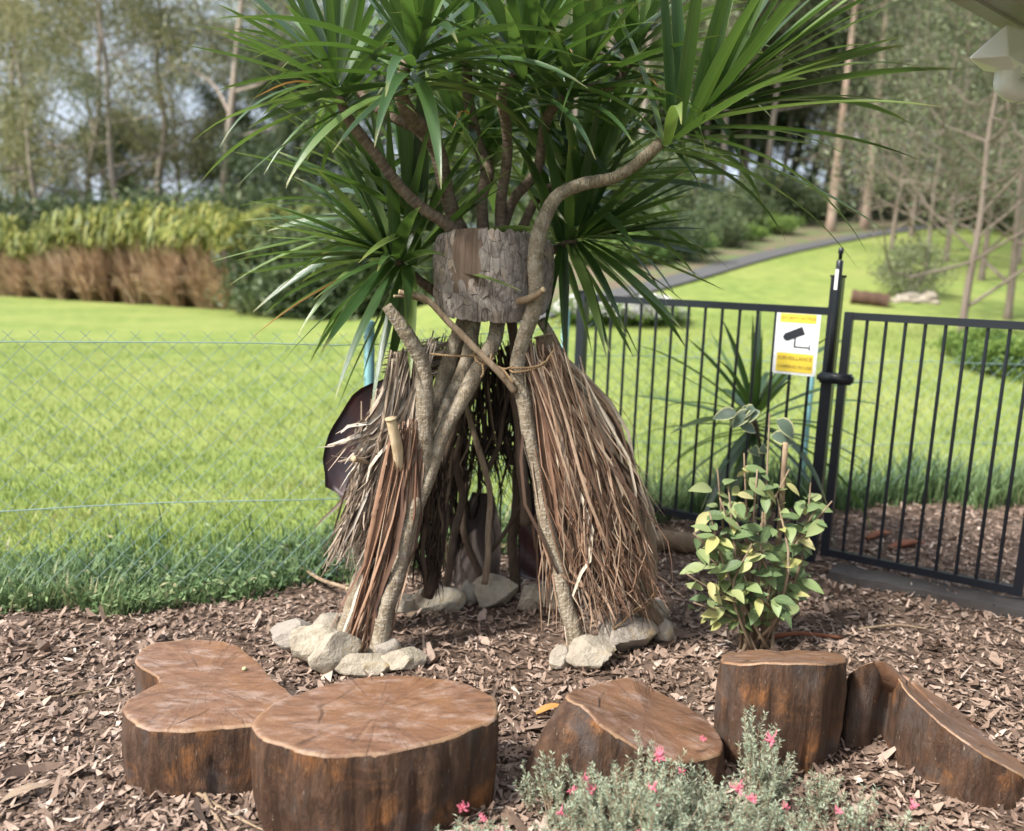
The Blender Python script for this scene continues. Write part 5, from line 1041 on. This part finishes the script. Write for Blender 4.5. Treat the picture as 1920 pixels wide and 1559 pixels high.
# ================================================================== stones round the hut
for a in [(580, 1256, .185, .15, 'large flat grey stone leaning at the left stem foot', 201, .75, .3), (622, 1268, .165, .145, 'angular cream stone with a yellow corner propped on the large grey one', 202, .7, .5),
          (543, 1226, .15, .105, 'rounded tan stone behind the large flat grey stone', 203, .8, 0), (612, 1205, .14, .10, 'small grey stone behind the foot of the left stem', 204, .8, 1), (676, 1275, .18, .075, 'low grey stone at the foot of the reddish thatch', 205, .6, .1),
          (752, 1268, .145, .08, 'low cream stone beside the foot of the pale front stem', 206, .7, .4), (728, 1248, .1, .09, 'small cream stone tucked behind the pale front stem', 207, .8, .8),
          (1108, 1268, .17, .115, 'smooth rounded grey stone before the foot of the bent right stem', 208, .8, .2), (1052, 1262, .085, .085, 'small grey stone wedged against the smooth rounded one', 209, .8, .9), (1170, 1232, .245, .125, 'large cream stone with a flat top under the thatch ends', 210, .7, .1),
          (1218, 1190, .15, .12, 'brown-grey rounded stone under the pole foot', 211, .8, .4), (1243, 1212, .085, .105, 'small yellow-crusted stone beside the pole foot', 212, .8, .2),
          (818, 1156, .2, .11, 'long tan stone at the back of the hut beside the crooked stick', 213, .6, .1), (880, 1135, .1, .1, 'small tan stone between two larger ones at the back of the hut', 214, .8, .6), (928, 1146, .185, .13, 'round tan boulder in the middle of the back stone row', 215, .8, .2),
          (1000, 1152, .14, .12, 'grey stone under the hanging maroon sheath', 216, .8, .3), (1045, 1150, .12, .09, 'dark stone behind the bent right stem', 217, .8, .5), (755, 1160, .12, .09, 'tan stone behind the pale front stem', 218, .8, .5), (1085, 1130, .13, .12, 'pale stone half hidden behind the right thatch', 219, .8, .1)]:
    u, v, w, h, lab, sd, dep, rz = a; stone(u, v, w, h, lab, sd, None, dep, rz, lo=.7)

# ================================================================== grevillea in the foreground
def sprig(fo, st, base, d, L, rg, r0=.0018, needles=None, lean=.3):
    d = nrm(d); e1 = base + d * L * .5 + rg.normal(0, .04 * L, 3); e2 = base + d * L + np.array((0, 0, .12 * L)) + rg.normal(0, .06 * L, 3); c = spline([base, e1, e2], 7); st.tube(c, np.linspace(r0, r0 * .45, 7), 4, cap=False)
    n = needles or int(L / .0016); t = rg.uniform(.08, 1.02, n) * 6; i = np.minimum(t.astype(int), 5); f = (t - i)[:, None]; p = c[i] * (1 - f) + c[i + 1] * f
    az = rg.uniform(0, 6.28, n); ax = nrm(e2 - base); a = nrm(np.cross(ax, (.3, 1, .1))); b = np.cross(ax, a); dr = ax * .75 + np.cos(az)[:, None] * a + np.sin(az)[:, None] * b
    fo.leaves(p, dr, rg.uniform(.009, .017, n), rg.uniform(.002, .0032, n), np.clip(rg.beta(2, 2, n), 0, 1), rg); return c[-1]
def flower(parent, p, rg, s=1.0):
    g = Geo()
    for i in range(13):
        d = nrm(rg.normal(0, 1, 3) + (0, -.4, .3)); L = rg.uniform(.012, .022) * s; q = p + d * L; tip = q + (nrm(rg.normal(0, 1, 3)) * .4 + (0, 0, .7)) * L * .6
        g.tube(spline([p, p + d * L * .6, q, tip], 7), np.array((.0012, .0018, .0022, .002, .0014, .0009, .0007)) * s, 5, r=rg.random())
    return g.build('flower', M['pink_flower'], parent)
def grevillea(label, u, Y, n, hgt, rad, seed, nfl, fl=(), up=.6):
    x = XY(u, Y, 1450); e = thing('grevillea', label, 'shrub', (x, Y, 0)); rg = np.random.default_rng(seed); fo = Geo(); st = Geo(); tips = []; b0 = np.array((x, Y, -.01))
    for i in range(n):
        az = rg.uniform(0, 6.28); q = rg.random() ** .6; m = b0 + (math.cos(az) * q * rad * .7, math.sin(az) * q * rad * .7, hgt * rg.uniform(.25, .62) * (1.15 - .5 * q)); st.tube(spline([b0, (b0 + m) / 2 + rg.normal(0, .012, 3), m], 5), np.linspace(.0028, .0016, 5), 4, cap=False)
        for k in range(3):
            d = np.array((math.cos(az) * q, math.sin(az) * q, up + rg.random())) + rg.normal(0, .35, 3); tips.append(sprig(fo, st, m + rg.normal(0, .006, 3), d, hgt * rg.uniform(.25, .5), rg))
    st.build('stem', M['stick'], e, kind='stuff'); fo.build('foliage', M['grev_leaf'], e, False, 'stuff')
    for i in range(nfl): flower(e, tips[rg.integers(len(tips))] + rg.normal(0, .01, 3), rg, rg.uniform(.5, .85))
    for (uu, vv, YY, s) in fl: flower(e, np3(P(uu, vv, YY)), rg, s * .85)
    return e
grevillea('grey-green grevillea bush with pink flowers at the front corner of the widest round log', 925, 1.8, 27, 0.163, .15, 1, 2, [(868, 1517, 1.8, 1.1), (905, 1535, 1.78, .7)])
grevillea('grey-green grevillea with pink flowers against the gnarled flank of the sloping log', 1050, 2.02, 24, 0.206, .12, 2, 1, [(1110, 1482, 1.97, 1.1), (1072, 1482, 1.98, .8)], 1.0)
grevillea('low spreading grevillea bush hiding the foot of the sloping log', 1180, 1.86, 48, 0.258, .22, 3, 2, [(1236, 1420, 1.95, 1.2)], .7)
grevillea('broad grey-green grevillea bush between the sloping log and the upright log', 1310, 1.88, 48, 0.232, .22, 4, 3, [(1385, 1478, 1.86, 1.1), (1318, 1386, 2.02, .55)], .7)
grevillea('tall grevillea sprig with one open pink flower in front of the upright log', 1418, 2.12, 20, 0.284, .085, 5, 0, [(1446, 1388, 2.06, 1.15)], 1.4)
grevillea('low grevillea bush before the foot of the upright log', 1470, 1.9, 40, 0.172, .2, 6, 3, [(1408, 1500, 1.86, .9)], .7)
grevillea('small grevillea tuft beside the corner of the upright log', 1545, 2.1, 8, 0.146, .05, 7, 0, (), 1.2)
grevillea('thin grevillea bush before the forked log', 1640, 1.92, 32, 0.163, .22, 8, 2, [(1712, 1510, 1.92, .9)], .6)
grevillea('low grevillea runner trailing over the mulch near the widest round log', 1030, 1.72, 32, 0.172, .2, 9, 3, (), .6)
grevillea('flower-dotted grevillea mound over the mulch before the sloping log', 1250, 1.7, 40, 0.206, .22, 10, 4, (), .6)
grevillea('sprawling grevillea mound before the upright log, away from the others', 1440, 1.72, 36, 0.172, .24, 11, 4, (), .6)

grevillea('short grevillea clump with a few flowers at the foot of the widest round log', 905, 1.66, 26, .15, .16, 12, 2, (), .5)
grevillea('wispy grevillea clump on the mulch between the upright and forked logs', 1570, 1.74, 28, .15, .2, 13, 2, (), .6)
grevillea('flowering grevillea clump spreading below the sloping log face', 1140, 1.6, 34, .19, .2, 14, 3, (), .6)
grevillea('single upright grevillea sprig before the sloping sawn face', 1228, 2.04, 4, .3, .03, 15, 0, (), 2.2)
grevillea('thin grevillea sprig with a pink bud before the sloping sawn face', 1300, 2.05, 4, .22, .03, 16, 0, [(1318, 1386, 2.03, .5)], 2.0)
# ================================================================== small things lying on the mulch
def twig_on_ground(label, pts, w, m='stick'):
    c = spline([np3(G(u, v, z)) for u, v, z in pts], 14); g = Geo(); g.tube(c, np.linspace(w, w * .5, 14), 7, rough=.15); return tag(g.build('fallen_twig', M[m]), label, 'twig')
twig_on_ground('pale fallen twig lying before the peanut-shaped log seat', [(338, 1466, .045), (390, 1500, .02), (440, 1530, .015), (500, 1560, .01)], .006)
twig_on_ground('short pale fallen twig forking off beside the longer one', [(383, 1490, .03), (405, 1530, .012), (425, 1565, .01)], .007)
twig_on_ground('thin fallen twig on the mulch behind the peanut-shaped log seat', [(60, 1312, .02), (150, 1300, .015), (250, 1280, .02)], .005)
twig_on_ground('reddish bark strip on the mulch behind the upright log seat', [(1440, 1195, .02), (1500, 1188, .03), (1580, 1196, .015)], .012, 'redwood')
twig_on_ground('grey fallen twig on the mulch beside the kerb under the gate', [(1610, 1180, .012), (1680, 1172, .018), (1740, 1180, .012)], .006)
for u, v, L, az, lab, m in [(45, 1492, .12, .5, 'large pale curled dead leaf on the mulch', 'tan_sheath'), (770, 1160, .1, 1.2, 'tan dead leaf lying inside the hut opening', 'tan_sheath'), (1030, 1335, .11, .3, 'orange dead leaf between the round and sloping log seats', 'dead_leaf')]:
    p = np3(G(u, v, .015)); g = Geo(); d = np.array((math.cos(az), math.sin(az), .1)); q = spline([p - d * L / 2, p + (0, 0, .012), p + d * L / 2 + (0, 0, .01)], 8); g.ribbon(q, L * .32 * np.array((.1, .6, .95, 1, .95, .8, .5, .06)), (0, 0, 1), .25); tag(g.build('dead_leaf', M[m]), lab, 'leaf')
p = G(458, 1254, zl + .006); bm = bmesh.new(); bmesh.ops.create_icosphere(bm, subdivisions=2, radius=.0075)
for v in bm.verts: v.co.z *= .8 + .2 * math.sin(v.co.x * 300)
me = bpy.data.meshes.new('seed_pod'); bm.to_mesh(me); bm.free(); me.materials.append(M['bud_green']); o = link('seed_pod', me); o.location = p; tag(o, 'tiny yellow-green seed lying on the peanut-shaped log seat', 'seed')
